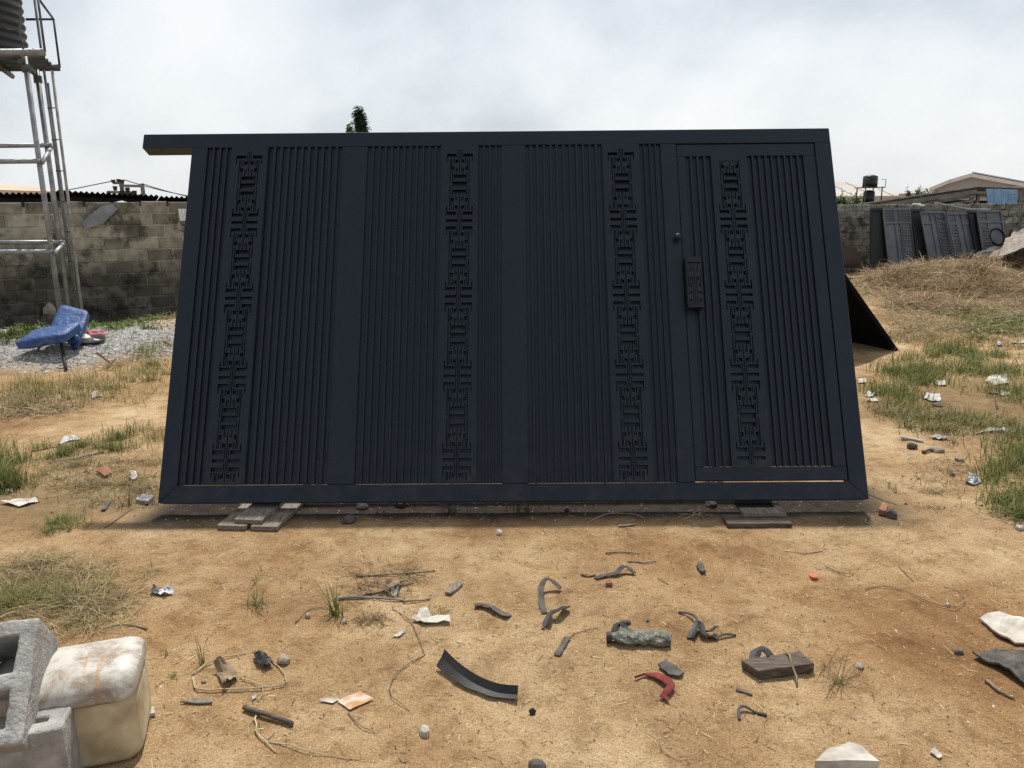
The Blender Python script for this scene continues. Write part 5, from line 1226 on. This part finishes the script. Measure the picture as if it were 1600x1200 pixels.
# crushed bottle
pa, pb = G(955, 1010), G(1050, 1012); ln = (pb-pa).length
bt = empty('crushed_bottle', (pa.x, pa.y+0.03, pa.z), math.atan2(pb.y-pa.y, pb.x-pa.x), 'crushed grey-green plastic bottle lying on its side', 'bottle')
bm = bmesh.new(); bmesh.ops.create_cone(bm, cap_ends=True, segments=40, radius1=1, radius2=1, depth=1)
bmesh.ops.subdivide_edges(bm, edges=[e_ for e_ in bm.edges if abs(e_.verts[0].co.z-e_.verts[1].co.z) > 0.5], cuts=40)
for v in bm.verts:
    t_ = v.co.z+0.5; a = math.atan2(v.co.y, v.co.x); R0 = 0.041
    if t_ < 0.22: R0 = 0.019+(0.041-0.019)*sstep(0.04, 0.22, t_)
    R0 *= 1-0.06*max(0, math.sin(t_*42))*(t_ > 0.4)
    if t_ > 0.96: R0 *= 0.9
    cr = 0.34*noise.noise(Vector((t_*7, math.cos(a)*1.2, math.sin(a)*1.2)))+0.14*noise.noise(Vector((t_*17, math.cos(a)*3, math.sin(a)*3)))
    rr = R0*(1+cr*(0.3 if t_ < 0.1 else 1)); rad = math.hypot(v.co.x, v.co.y); y_ = rr*math.cos(a)*rad; z_ = rr*math.sin(a)*rad*0.60
    v.co = Vector((t_*ln*0.99, y_, z_+0.030))
zmin = min(v.co.z for v in bm.verts)
for v in bm.verts: v.co.z -= zmin-0.001
for f in bm.faces: f.smooth = False
me_ = bpy.data.meshes.new('body'); bm.to_mesh(me_); bm.free(); link('body', me_, M['bottle'], bt)
cp = MB().lathe([(0.001, 0), (0.021, 0), (0.021, 0.022), (0.001, 0.022)], 20).build('cap', M['rubber'], bt); cp.rotation_euler = (0, R_(-90), 0); cp.location = (0.006, 0, 0.024)
strip([(958, 995), (966, 987, 0.03), (978, 992, 0.02)], 14, 'rubber', 'plastic_scrap', 'black torn plastic piece resting on the crushed bottle neck', 'scrap', curl=0.8)
strip([(742, 948), (762, 951, 0.008), (780, 960, 0.004), (796, 966)], 14, 'rubber_grey', 'rubber_strip', 'curled grey rubber strip lying alone before the big gate', 'rubber strip', curl=0.7)
strip([(851, 960), (846, 942, 0.01), (846, 927, 0.03), (856, 921, 0.05), (876, 924, 0.01)], 11, 'rubber_grey', 'strap', 'flat grey-black strap bent into a hook on the sand', 'strap', curl=0.2)
strip([(853, 982), (860, 968, 0.02), (872, 966, 0.03), (886, 952, 0.005)], 15, 'rubber', 'plastic_scrap', 'crumpled black plastic lying right below the hooked strap', 'scrap', curl=1.0)
stone(849, 984, 7, 6, 'brick', 'clod', 'tiny reddish clod at the end of the crumpled black plastic')
strip([(870, 1026), (879, 1012, 0.004), (887, 998, 0.002)], 12, 'rubber_grey', 'rubber_strip', 'short grey strip with a twig at its end on the sand', 'rubber strip', curl=0.2)
stick([(889, 1000), (903, 990), (934, 982)], 0.0025, 'twig', 'twig', 'thin twig continuing from the short grey strip', 'twig')
# cluster of torn black plastic
strip([(1078, 1000), (1092, 984, 0.03), (1100, 998, 0.01), (1120, 1000)], 13, 'rubber', 'plastic_scrap', 'torn black plastic with a white torn patch on the sand', 'scrap', curl=1.0)
scrap([(1078, 992), (1086, 994), (1086, 984), (1079, 983)], 'white_plastic', 'plastic_scrap', 'small white torn patch on the black plastic scrap', 'scrap', 0.012, 0.002, 0.01, seed=2)
strip([(1060, 958), (1075, 963, 0.01), (1087, 973, 0.02), (1090, 980)], 5, 'rubber', 'cord', 'black cord end arching above the torn black plastic', 'cord')
strip([(1116, 1000), (1132, 996, 0.01), (1150, 994)], 4, 'rubber', 'cord', 'black cord tail stretching beside the torn black plastic', 'cord')
strip([(1103, 990), (1110, 993, 0.015), (1119, 988, 0.02)], 9, 'rubber', 'plastic_scrap', 'small curled black flake beside the torn black plastic', 'scrap', curl=1.0)
scrap([(1028, 1044), (1045, 1058), (1062, 1061), (1069, 1056), (1056, 1045), (1040, 1036)], 'rubber_grey', 'shoe_sole', 'old grey shoe sole lying above the red cloth', 'shoe sole', 0.012, 0.008, 0.004, seed=5)
# red cloth, twisted
Pg = [G(992, 1063, 0.008), G(1006, 1057, 0.010), G(1025, 1060, 0.012), G(1040, 1068, 0.016), G(1048, 1078, 0.018), G(1042, 1087, 0.014), G(1036, 1093, 0.010), G(1046, 1100, 0.010)]
c0 = Pg[0].copy(); o = MB(); o.tube([p_-c0 for p_ in Pg], lambda t_: 0.006+0.014*math.sin(math.pi*min(1, t_*1.05))**1.2+0.004*math.sin(t_*31), 12)
o.v = [tuple(Vector((p_[0], p_[1], 0.0045+0.42*p_[2]))+noise.noise_vector(Vector(p_)*55)*0.006) for p_ in o.v]
o = o.build('cloth', M['red_cloth'], smooth=True); o.location = c0; tag(o, 'twisted dark red cloth strip curled on the sand', 'cloth')
# wood offcut with bits
p1, p2 = G(1188, 1063), G(1272, 1050); dd = (p2-p1); ww = dd.length; dd.normalize(); sd_ = Vector((-dd.y, dd.x, 0))
o = MB().hexa([Vector((0, 0, 0.002)), dd*ww+Vector((0, 0, 0.002)), dd*ww*0.99+Vector((0, 0, 0.038)), Vector((-0.012, 0, 0.04))],
              [sd_*0.085+dd*(-0.03)+Vector((0, 0, 0.002)), dd*ww+sd_*0.09+Vector((0, 0, 0.002)), dd*ww*0.98+sd_*0.09+Vector((0, 0, 0.037)), sd_*0.085-dd*0.035+Vector((0, 0, 0.039))]).build('wood_offcut', M['wood_dark'], bevel=0.002)
o.location = p1; tag(o, 'short dark wooden offcut lying on the sand beside dry weed', 'wood offcut')
strip([(1176, 1046), (1180, 1034, 0.03), (1192, 1033, 0.045), (1204, 1040, 0.03)], 20, 'rubber', 'rubber_scrap', 'curled black rubber scrap at the end of the wooden offcut', 'scrap', curl=0.8)
stick([(1222, 1030), (1233, 1043, 0.045), (1245, 1074)], 0.006, 'twig', 'stick', 'stick crossing over the wooden offcut')
def weed(px, py, n, h_, wid, pal, name, label, cat, spread=0.02, pmin=0.5, pmax=1.5, bend=0.35, width=0.0035):
    p_ = G(px, py); B = np.stack([RNG.normal(0, spread, n), RNG.normal(0, spread, n), np.zeros(n)], 1)
    o_ = blades(n, B, RNG.uniform(0.45, 1.0, n)*h_, RNG.uniform(0.7, 1.2, n)*width, RNG.uniform(0, 6.28, n), RNG.uniform(pmin, pmax, n), RNG.uniform(0.1, 1, n)*bend, pick(n, pal), name, M['grass'], (p_.x, p_.y, p_.z))
    return tag(o_, label, cat)
weed(1312, 1068, 46, 0.20, 0, DRY+[(0.16, 0.14, 0.06)], 'dry_weed', 'wiry dry weed beside the wooden offcut', 'weed', 0.012, 0.1, 1.1, 0.5, 0.0026)
weed(1290, 1040, 18, 0.14, 0, DRY, 'dry_weed', 'sparse dry weed stalks behind the wooden offcut', 'weed', 0.012, 0.3, 1.2, 0.5, 0.0024)
strip([(1155, 1126), (1154, 1114, 0.01), (1162, 1110, 0.012), (1180, 1115), (1198, 1119)], 6, 'rubber', 'rubber_hook', 'thin black rubber piece bent like a hook below the offcut', 'scrap', curl=0.3)
strip([(1150, 1079), (1160, 1082), (1175, 1087)], 5, 'rubber_grey', 'plastic_sliver', 'thin grey sliver on the sand left of the wooden offcut', 'scrap')
scrap([(527, 1098), (547, 1112), (584, 1095), (563, 1083)], 'card', 'card', 'orange-stained square card lying flat on the sand', 'card', 0.006, 0.002, 0.004, seed=7)
scrap([(498, 1097), (520, 1101), (531, 1094), (512, 1092)], 'paper', 'paper_slip', 'white paper slip next to the orange-stained card', 'paper', 0.006, 0.002, 0.004, seed=8)
stick([(383, 1110), (410, 1120, 0.004), (457, 1136)], 0.010, 'wood_dark', 'stick', 'straight brown stick lying across pale stalks', n=5, taper=0.9)
scrap([(395, 1098), (394, 1092), (396, 1088), (402, 1090)], 'paper', 'paper_scrap', 'tiny white paper scrap above the straight brown stick', 'paper', 0.008, 0.002, 0.006, seed=9)
scrap([(282, 1100), (310, 1102), (332, 1101), (330, 1095), (300, 1095)], 'wood', 'wood_chip', 'flat pale wood chip lying by the crumpled brown leaf', 'wood chip', 0.004, 0.006, 0.002, seed=3)
scrap([(335, 1048), (352, 1080), (360, 1072), (372, 1062), (366, 1046), (350, 1043)], 'leaf_dead', 'dead_leaf', 'large crumpled brown leaf among pale stalks', 'leaf', 0.06, 0.002, 0.03, dome=-0.02, seed=4)
scrap([(396, 1027), (402, 1042), (414, 1049), (428, 1042), (420, 1030), (404, 1024)], 'rubber', 'plastic_wrap', 'glossy black plastic wrap beside a brown stone', 'plastic', 0.02, 0.002, 0.02, seed=6)
stone(442, 1038, 24, 16, 'stone', 'stone', 'brown stone beside the glossy black plastic wrap')
scrap([(222, 1126), (243, 1120), (241, 1110), (222, 1114)], 'stone_pale', 'tile_chip', 'pale flat tile chip beside the white container', 'tile chip', 0.004, 0.012, 0.003, seed=2)
for k, (pts, lb) in enumerate((
        ([(300, 1058), (320, 1042), (350, 1030), (385, 1022)], 'long pale stalk looping over the sand towards the black wrap'),
        ([(302, 1060), (305, 1078), (330, 1082), (372, 1080), (430, 1076), (448, 1068), (440, 1050), (425, 1035)], 'pale stalk loop running below the crumpled leaf'),
        ([(375, 1060), (400, 1070), (412, 1080), (402, 1098)], 'short pale stalk running from the leaf to the brown stick'),
        ([(400, 1120), (400, 1145), (412, 1160), (432, 1178)], 'forked pale stalk below the brown stick'),
        ([(402, 1120), (390, 1135), (387, 1152)], 'short pale stalk fork beside the longer one below the brown stick'),
        ([(415, 1160), (455, 1168), (490, 1180), (560, 1188)], 'thin stalk trailing away below the brown stick'),
        ([(612, 952), (640, 972), (655, 1000), (664, 1024)], 'thin stalk arching down from the white torn paper'),
        ([(664, 1024), (630, 1045), (610, 1070), (612, 1092), (640, 1112)], 'long looping thin stalk beside the curved black strip'),
        ([(1352, 923), (1370, 918), (1392, 920), (1425, 930), (1450, 943), (1478, 951), (1500, 948), (1506, 938), (1498, 925), (1475, 918)], 'wire-like stalk curled into an oval on the sand'),
        ([(1402, 884), (1428, 910)], 'straight dark stalk pointing at the oval stalk'),
        ([(545, 1115), (562, 1135), (585, 1146)], 'bent dark stalk below the orange-stained card'),
        ([(1065, 814), (1095, 806), (1100, 822)], 'bent yellow straw lying before the big gate'),
        ([(910, 824), (935, 810), (965, 804), (1000, 808), (1008, 818)], 'yellow straw curved around the pink paper'))):
    stick(pts, 0.0036 if k in (0, 1, 3) else 0.0024, 'straw' if k not in (6, 7, 8, 9, 10) else 'twig', 'stalk', lb, 'stalk', n=5, lift=0.006)
for k, (pts, r0, lb) in enumerate((
        ([(945, 866), (970, 864), (1000, 866)], 0.006, 'thin dark stick lying flat before the big gate, above the grey metal strip'),
        ([(982, 879), (1005, 881), (1025, 878)], 0.006, 'pale splinter of wood lying above the grey metal strip'),
        ([(990, 1006), (1020, 1000), (1048, 997)], 0.007, 'brown stick lying just behind the crushed bottle'),
        ([(556, 902), (600, 900), (640, 897), (680, 893)], 0.007, 'long dark twig topmost in the twig litter pile'),
        ([(530, 938), (570, 936), (630, 940)], 0.010, 'thick grey stick lowest in the twig litter pile'),
        ([(570, 930), (610, 925), (645, 912)], 0.008, 'grey stick crossing the twig litter pile'),
        ([(610, 930), (632, 942), (672, 937)], 0.008, 'brown bent stick on the near side of the twig litter pile'),
        ([(460, 975), (480, 955), (505, 950)], 0.004, 'thin bowed twig beside the dark green grass tuft'),
        ([(1290, 886), (1310, 895), (1334, 898)], 0.004, 'crooked dark twig near the coral bottle cap'),
        ([(1285, 862), (1255, 866), (1225, 862)], 0.003, 'very thin twig on the sand below the wicket door planks'),
        ([(1028, 905), (1044, 914)], 0.004, 'short dark twig right of the small brick chip'),
        ([(1540, 1066), (1560, 1082), (1585, 1094)], 0.010, 'rough dark stick near the black sheet'),
        ([(160, 708), (120, 718), (76, 726)], 0.013, 'long grey wooden strip among grass left of the big gate'),
        ([(50, 706), (80, 701), (104, 698)], 0.008, 'thin brown stick beside the white paper in the grass'),
        ([(164, 826), (186, 810), (208, 795)], 0.005, 'thin bent stick lying before the big gate lower corner'),
        ([(1350, 770), (1375, 780), (1402, 790)], 0.004, 'thin looping twig on the sand past the big gate'),
        ([(230, 985), (200, 978), (160, 984)], 0.006, 'pale broken stalk behind the white container'))):
    stick(pts, r0*0.68, 'twig' if k not in (1, 4, 12) else 'timber_grey', 'stick', lb, n=6)
strip([(908, 898), (918, 901, 0.004), (930, 899)], 6, 'leaf_dead', 'bark_curl', 'curled bark piece beside the grey metal strip', 'bark', curl=0.8)
strip([(930, 905), (945, 902, 0.006), (962, 900, 0.01), (975, 895, 0.03), (992, 899, 0.004)], 11, 'rubber_grey', 'metal_strip', 'wavy grey metal strip lying flat on the sand', 'metal strip', curl=0.3)
scrap([(946, 917), (957, 917), (956, 911), (948, 911)], 'brick', 'brick_chip', 'small square brick chip below the wavy metal strip', 'brick chip', 0.002, 0.015, 0.003)
scrap([(1088, 888), (1096, 899), (1103, 898), (1098, 884), (1091, 883)], 'rubber_grey', 'wood_chip', 'grey-brown curled chip lying alone on the sand', 'wood chip', 0.01, 0.012, 0.004)
scrap([(695, 929), (704, 932), (724, 915), (716, 913), (702, 917)], 'wood', 'wood_chip', 'flat grey wood chip right of the twig litter pile', 'wood chip', 0.006, 0.01, 0.003, seed=5)
p = G(1271, 902); o = MB().lathe([(0.001, 0.0), (0.018, 0.0), (0.019, 0.003), (0.019, 0.009), (0.017, 0.011), (0.001, 0.011)], 20).build('bottle_cap', M['red_plastic'], smooth=False); o.location = p; tag(o, 'coral red bottle cap lying on the bare sand', 'bottle cap')
# twig litter pile: fine dry stalks and torn white bits
patch('twig_litter', 'tangled fine dry twigs in the litter pile beside the grass tuft', 'twigs', [
    ([(550, 900), (600, 886), (650, 892), (645, 940), (590, 945)], 260, 0.7, 8, 0.04, 0.04, 0.16, 0.003, -0.05, 0.5, 0.2, DRY[1:2]+DRY[3:]+[(0.08, 0.06, 0.04)]),
    ([(556, 965), (590, 962), (605, 978), (570, 980)], 140, 0.7, 3, 0.03, 0.03, 0.10, 0.0025, 0.0, 0.7, 0.3, DRY[1:2]+DRY[3:])])
scrap([(590, 925), (615, 915), (632, 912), (625, 925), (605, 930)], 'leaf_dead', 'plastic_scrap', 'dirty pale plastic caught in the twig litter pile', 'plastic', 0.03, 0.002, 0.025, dome=0.03, seed=3)
scrap([(608, 932), (620, 934), (624, 925), (612, 924)], 'white_plastic', 'plastic_scrap', 'bright white plastic bit in the twig litter pile', 'plastic', 0.02, 0.002, 0.02, seed=4)
scrap([(642, 972), (662, 978), (704, 976), (702, 966), (676, 966), (668, 955), (656, 958), (652, 966)], 'paper', 'torn_paper', 'torn dirty white paper lying below the twig litter pile', 'paper', 0.015, 0.002, 0.015, seed=6)
weed(682, 962, 22, 0.07, 0, OL+DRY, 'grass_tuft', 'small yellowing tuft growing through the torn white paper', 'grass tuft', 0.02)
scrap([(612, 997), (624, 997), (636, 986), (622, 990)], 'paper', 'leaf', 'pale curled leaf below the torn white paper', 'leaf', 0.012, 0.002, 0.008)
weed(524, 962, 30, 0.22, 0, GREEN[1:2]+GREEN[3:]+[(0.07, 0.09, 0.03)], 'grass_tuft', 'dark green grass tuft beside the twig litter pile', 'grass tuft', 0.018, 0.7, 1.5, 0.5, 0.005)
weed(402, 946, 34, 0.13, 0, OL+GREEN, 'grass_tuft', 'yellow-green grass tuft on the sand before the plank stack', 'grass tuft', 0.022, 0.5, 1.5, 0.4, 0.004)
weed(404, 905, 12, 0.09, 0, OL+DRY, 'grass_tuft', 'tiny dry tuft behind the yellow-green grass tuft', 'grass tuft', 0.02)
weed(317, 1040, 7, 0.15, 0, GREEN[1:3], 'grass_tuft', 'few upright green blades beside the looping pale stalks', 'grass tuft', 0.006, 1.2, 1.55, 0.1, 0.005)
weed(255, 1024, 7, 0.07, 0, GREEN[1:3]+DRY, 'grass_tuft', 'little grass sprout right of the white container', 'grass tuft', 0.01, 0.6, 1.5, 0.2, 0.004)
weed(268, 1058, 9, 0.06, 0, GREEN+DRY, 'grass_tuft', 'low dull sprout beside the looping pale stalks', 'grass tuft', 0.012, 0.3, 1.3, 0.2, 0.004)
weed(1090, 806, 34, 0.12, 0, [DRY[2], (0.42, 0.36, 0.22)], 'straw_knot', 'knot of yellow straw before the wicket door planks', 'straw', 0.02, 0.0, 0.9, 0.5, 0.003)
weed(1393, 764, 16, 0.09, 0, DRY[3:]+OL, 'dry_weed', 'small dark weed on the sand past the big gate corner', 'weed', 0.012, 0.4, 1.4, 0.3, 0.004)
weed(1425, 757, 14, 0.08, 0, DRY, 'dry_weed', 'pale dry weed beside the small dark weed past the gate', 'weed', 0.03, 0.0, 0.9, 0.3, 0.003)
weed(705, 800, 40, 0.12, 0, [(0.03, 0.03, 0.02), (0.05, 0.05, 0.03)], 'dark_weed', 'dark weed under the big gate', 'weed', 0.03, 0.5, 1.5, 0.3, 0.004)  # blades coloured nearly black all over
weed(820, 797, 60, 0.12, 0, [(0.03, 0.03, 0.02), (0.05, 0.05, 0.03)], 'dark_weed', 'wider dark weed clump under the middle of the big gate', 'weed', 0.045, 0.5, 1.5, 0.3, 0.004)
weed(200, 789, 30, 0.14, 0, DRY[3:]+[(0.08, 0.07, 0.03)], 'dry_weed', 'dark dry weed at the lower left gate corner', 'weed', 0.03, 0.3, 1.4, 0.3, 0.004)
scrap([(235, 930), (258, 933), (272, 930), (268, 922), (250, 924), (240, 922)], 'foil', 'foil_wrapper', 'crumpled silver foil wrapper on the sand', 'wrapper', 0.02, 0.002, 0.02, seed=5)
scrap([(965, 825), (992, 822), (990, 814), (976, 816)], 'brick', 'paper_fold', 'folded pinkish paper in front of the big gate', 'paper', 0.012, 0.002, 0.006); bpy.data.objects['paper_fold'].data.materials[0] = M['leaf_dead']
# stones
for a in ((1394, 810, 19, 20, 'stone_dark', 'rough brown stone past the lower right gate corner'),
          (780, 836, 13, 11, 'stone_pale', 'round pale pebble in front of the big gate middle'),
          (544, 818, 26, 16, 'stone_dark', 'dark stone in the shade near the left planks'),
          (628, 793, 22, 16, 'soil_stain', 'black stone under the big gate middle'),
          (565, 795, 24, 12, 'soil_stain', 'black clod pair under the big gate'),
          (886, 799, 10, 9, 'soil_stain', 'small black clod under the big gate beside the weed clump'),
          (1112, 792, 22, 12, 'soil_stain', 'black lump under the gate left of the stacked planks'),
          (663, 1150, 20, 20, 'stone_pale', 'pale knobbly stone near the looping thin stalk'),
          (1501, 722, 14, 11, 'stone', 'tan stone near the grass past the big gate'),
          (1490, 745, 10, 8, 'stone_dark', 'little brown stone below the tan stone'),
          (1427, 700, 17, 11, 'stone_dark', 'dark stone beside the white stick past the gate'),
          (1466, 707, 22, 11, 'stone', 'flat sandy stone in front of the white paper past the gate'),
          (1345, 1045, 16, 9, 'stone', 'sandy half-buried stone right of the dry weed'),
          (1500, 1023, 16, 9, 'stone_dark', 'brown clod left of the black sheet'),
          (1596, 829, 16, 11, 'stone_pale', 'pale stone at the edge of the grass'),
          (318, 1068, 9, 7, 'stone', 'little stone lying inside the stalk loop'),
          (538, 975, 10, 9, 'stone', 'brown pebble below the dark green grass tuft'),
          (480, 966, 12, 10, 'stone', 'brown pebble left of the dark green grass tuft'),
          (1482, 948, 9, 8, 'paper', 'white pebble inside the oval stalk')):
    stone(*a[:5], 'stone', a[5])
stone(832, 1116, 12, 14, 'rubber', 'rubber_chip', 'small black rubber chip standing on the sand', 'scrap')
stone(978, 977, 18, 7, 'rubber', 'rubber_chip', 'black rubber lump behind the crushed bottle', 'scrap'); stone(1012, 972, 6, 9, 'bottle', 'rubber_chip', 'tiny dark green chip behind the crushed bottle', 'scrap')
scrap([(1372, 805), (1383, 807), (1387, 797), (1378, 794)], 'brick', 'brick_chip', 'orange brick chip leaning by the rough brown stone', 'brick chip', 0.004, 0.03, 0.004)
scrap([(1530, 972), (1562, 1000), (1585, 1010), (1660, 1012), (1670, 985), (1600, 968), (1560, 963)], 'stone_pale', 'board', 'pale dirty board lying on the sand, white patch on it', 'board', 0.02, 0.008, 0.012, seed=3, cuts=4)
scrap([(1518, 1028), (1535, 1038), (1560, 1048), (1600, 1076), (1680, 1100), (1680, 1040), (1600, 1030), (1550, 1022)], 'rubber_grey', 'rubber_sheet', 'dusty black rubber sheet with a lifted edge on the sand', 'rubber sheet', 0.05, 0.008, 0.03, seed=5, cuts=4)
stone(1600, 1028, 30, 16, 'brick', 'brick_piece', 'red brick piece between the pale board and the rubber sheet', 'brick')
scrap([(1272, 1206), (1290, 1187), (1325, 1176), (1345, 1180), (1372, 1206)], 'stone_pale', 'concrete_slab', 'broken pale concrete slab half buried in the sand', 'concrete slab', 0.01, 0.03, 0.006, seed=9)
stone(840, 1204, 30, 14, 'stone_dark', 'stone', 'grey rounded stone half buried in the sand below the black chip', seed=7)
scrap([(1452, 1178), (1468, 1188), (1472, 1184), (1460, 1170)], 'paper', 'paper_scrap', 'pale paper strip beside the broken concrete slab', 'paper', 0.012, 0.002, 0.006, seed=3)
scrap([(158, 800), (165, 799), (174, 786), (168, 785)], 'rubber_grey', 'slate_chip', 'thin dark slate chip before the big gate corner', 'chip', 0.006, 0.008, 0.002)
scrap([(152, 742), (164, 748), (176, 744), (170, 735), (155, 734)], 'brick', 'tile_shard', 'curved red tile shard among dry grass', 'tile shard', 0.02, 0.012, 0.006, dome=0.03)
scrap([(0, 788), (30, 794), (60, 786), (56, 780), (20, 783)], 'paper', 'plastic_strip', 'crumpled pale plastic strip in the dirt left of the gate', 'plastic', 0.015, 0.002, 0.015, seed=4)
scrap([(90, 697), (110, 690), (127, 688), (118, 683), (102, 684)], 'white_plastic', 'paper', 'bright white paper in the grass left of the big gate', 'paper', 0.03, 0.002, 0.02, seed=2)
scrap([(203, 755), (216, 752), (213, 743), (204, 744)], 'paper', 'paper', 'white torn paper among dry stalks beside the gate', 'paper', 0.03, 0.002, 0.03, seed=3)
scrap([(4, 768), (20, 771), (20, 764), (6, 764)], 'paper', 'paper', 'small pale paper near the crumpled plastic strip', 'paper', 0.01, 0.002, 0.01, seed=5)
scrap([(212, 786), (232, 790), (242, 780), (224, 778)], 'sheet_grey', 'stone_slab', 'grey flat slab at the lower left gate corner', 'slab', 0.006, 0.02, 0.004)
scrap([(165, 608), (178, 607), (176, 603), (167, 603)], 'white_plastic', 'paper', 'white paper in the thin grass below the gravel heap', 'paper', 0.02, 0.002, 0.02)
scrap([(145, 625), (160, 620), (150, 613), (142, 616)], 'paper', 'paper', 'creamy paper scrap in the thin grass below the gravel heap', 'paper', 0.02, 0.002, 0.02)
for k, (pl, mt, lb) in enumerate((
        ([(1352, 620), (1362, 622), (1368, 615), (1356, 612)], 'white_plastic', 'small white tub-like paper beside the gate right edge'),
        ([(1354, 628), (1372, 629), (1371, 624), (1356, 624)], 'paper', 'flat greyish paper just below the white tub-like paper'),
        ([(1443, 624), (1458, 630), (1470, 627), (1468, 618), (1460, 624), (1448, 616)], 'white_plastic', 'crumpled bright white wrapper on bare dirt between grass patches'),
        ([(1453, 635), (1470, 637), (1478, 634), (1460, 631)], 'rubber_grey', 'grey folded scrap below the crumpled white wrapper'),
        ([(1453, 686), (1470, 691), (1484, 691), (1474, 683), (1462, 682)], 'paper', 'white leaf-shaped paper past the gate right edge'),
        ([(1520, 680), (1545, 676), (1572, 676), (1568, 671), (1540, 672)], 'white_plastic', 'long white torn plastic lying in the grass'),
        ([(1508, 756), (1520, 760), (1534, 756), (1526, 742), (1514, 741)], 'foil', 'blue-grey plastic film half in the grass'),
        ([(1580, 730), (1604, 734), (1606, 722), (1584, 718)], 'white_plastic', 'white plastic bag crumpled in the grass'),
        ([(1538, 598), (1556, 603), (1576, 601), (1572, 588), (1548, 589)], 'paper', 'dirty orange-white bag lying in the grass'),
        ([(1546, 616), (1560, 618), (1562, 610), (1548, 609)], 'brick', 'brown brick piece with white paper by it'),
        ([(1562, 619), (1578, 618), (1574, 608), (1563, 611)], 'paper', 'pinkish torn paper beside the brown brick piece'),
        ([(1458, 602), (1478, 604), (1476, 597), (1462, 597)], 'paper', 'grey crumpled paper in the grass above the white wrapper'),
        ([(1498, 557), (1512, 558), (1510, 551), (1500, 552)], 'white_plastic', 'pale plastic bag in the tall green grass'),
        ([(1452, 465), (1470, 466), (1484, 463), (1478, 456), (1456, 458)], 'white_plastic', 'large white sheet lying on the straw'),
        ([(1488, 493), (1504, 492), (1503, 488), (1490, 489)], 'brick', 'reddish wrapper on yellow grass'),
        ([(1571, 500), (1592, 499), (1588, 492), (1574, 493)], 'white_plastic', 'white crumpled paper past the green grass patch'),
        ([(1556, 541), (1566, 542), (1565, 536), (1558, 536)], 'foil', 'bluish white wrapper on bare dirt'),
        ([(1578, 538), (1604, 537), (1603, 534), (1580, 536)], 'white_plastic', 'long white strip beside the bluish wrapper'),
        ([(1562, 521), (1574, 521), (1573, 517), (1563, 517)], 'paper', 'greyish paper above the bluish wrapper'),
        ([(1340, 600), (1354, 600), (1352, 593), (1341, 594)], 'paper', 'torn pale paper against the gate right edge'),
        ([(1428, 427), (1438, 428), (1436, 424), (1430, 424)], 'paper', 'pale flat board at the foot of the vented gate'),
        ([(1498, 420), (1512, 421), (1510, 418), (1500, 418)], 'white_plastic', 'white sheet at the foot of the key-pattern gates'))):
    scrap(pl, mt, 'litter_scrap', lb, 'litter', 0.012, 0.003, 0.016, seed=k+2)
stick([(1408, 686), (1422, 690, 0.01), (1442, 692)], 0.012, 'stone_pale', 'stick', 'white-grey stick lying past the gate right edge', taper=0.8)
stick([(1442, 709), (1452, 706), (1474, 706)], 0.012, 'wood_dark', 'stick', 'dark bark strip before the flat sandy stone', taper=0.5)
stick([(1558, 640, 0.0), (1553, 632, 0.06), (1549, 622, 0.12)], 0.006, 'wood_dark', 'stick', 'thin dark stick poking up from the grass', taper=0.8)
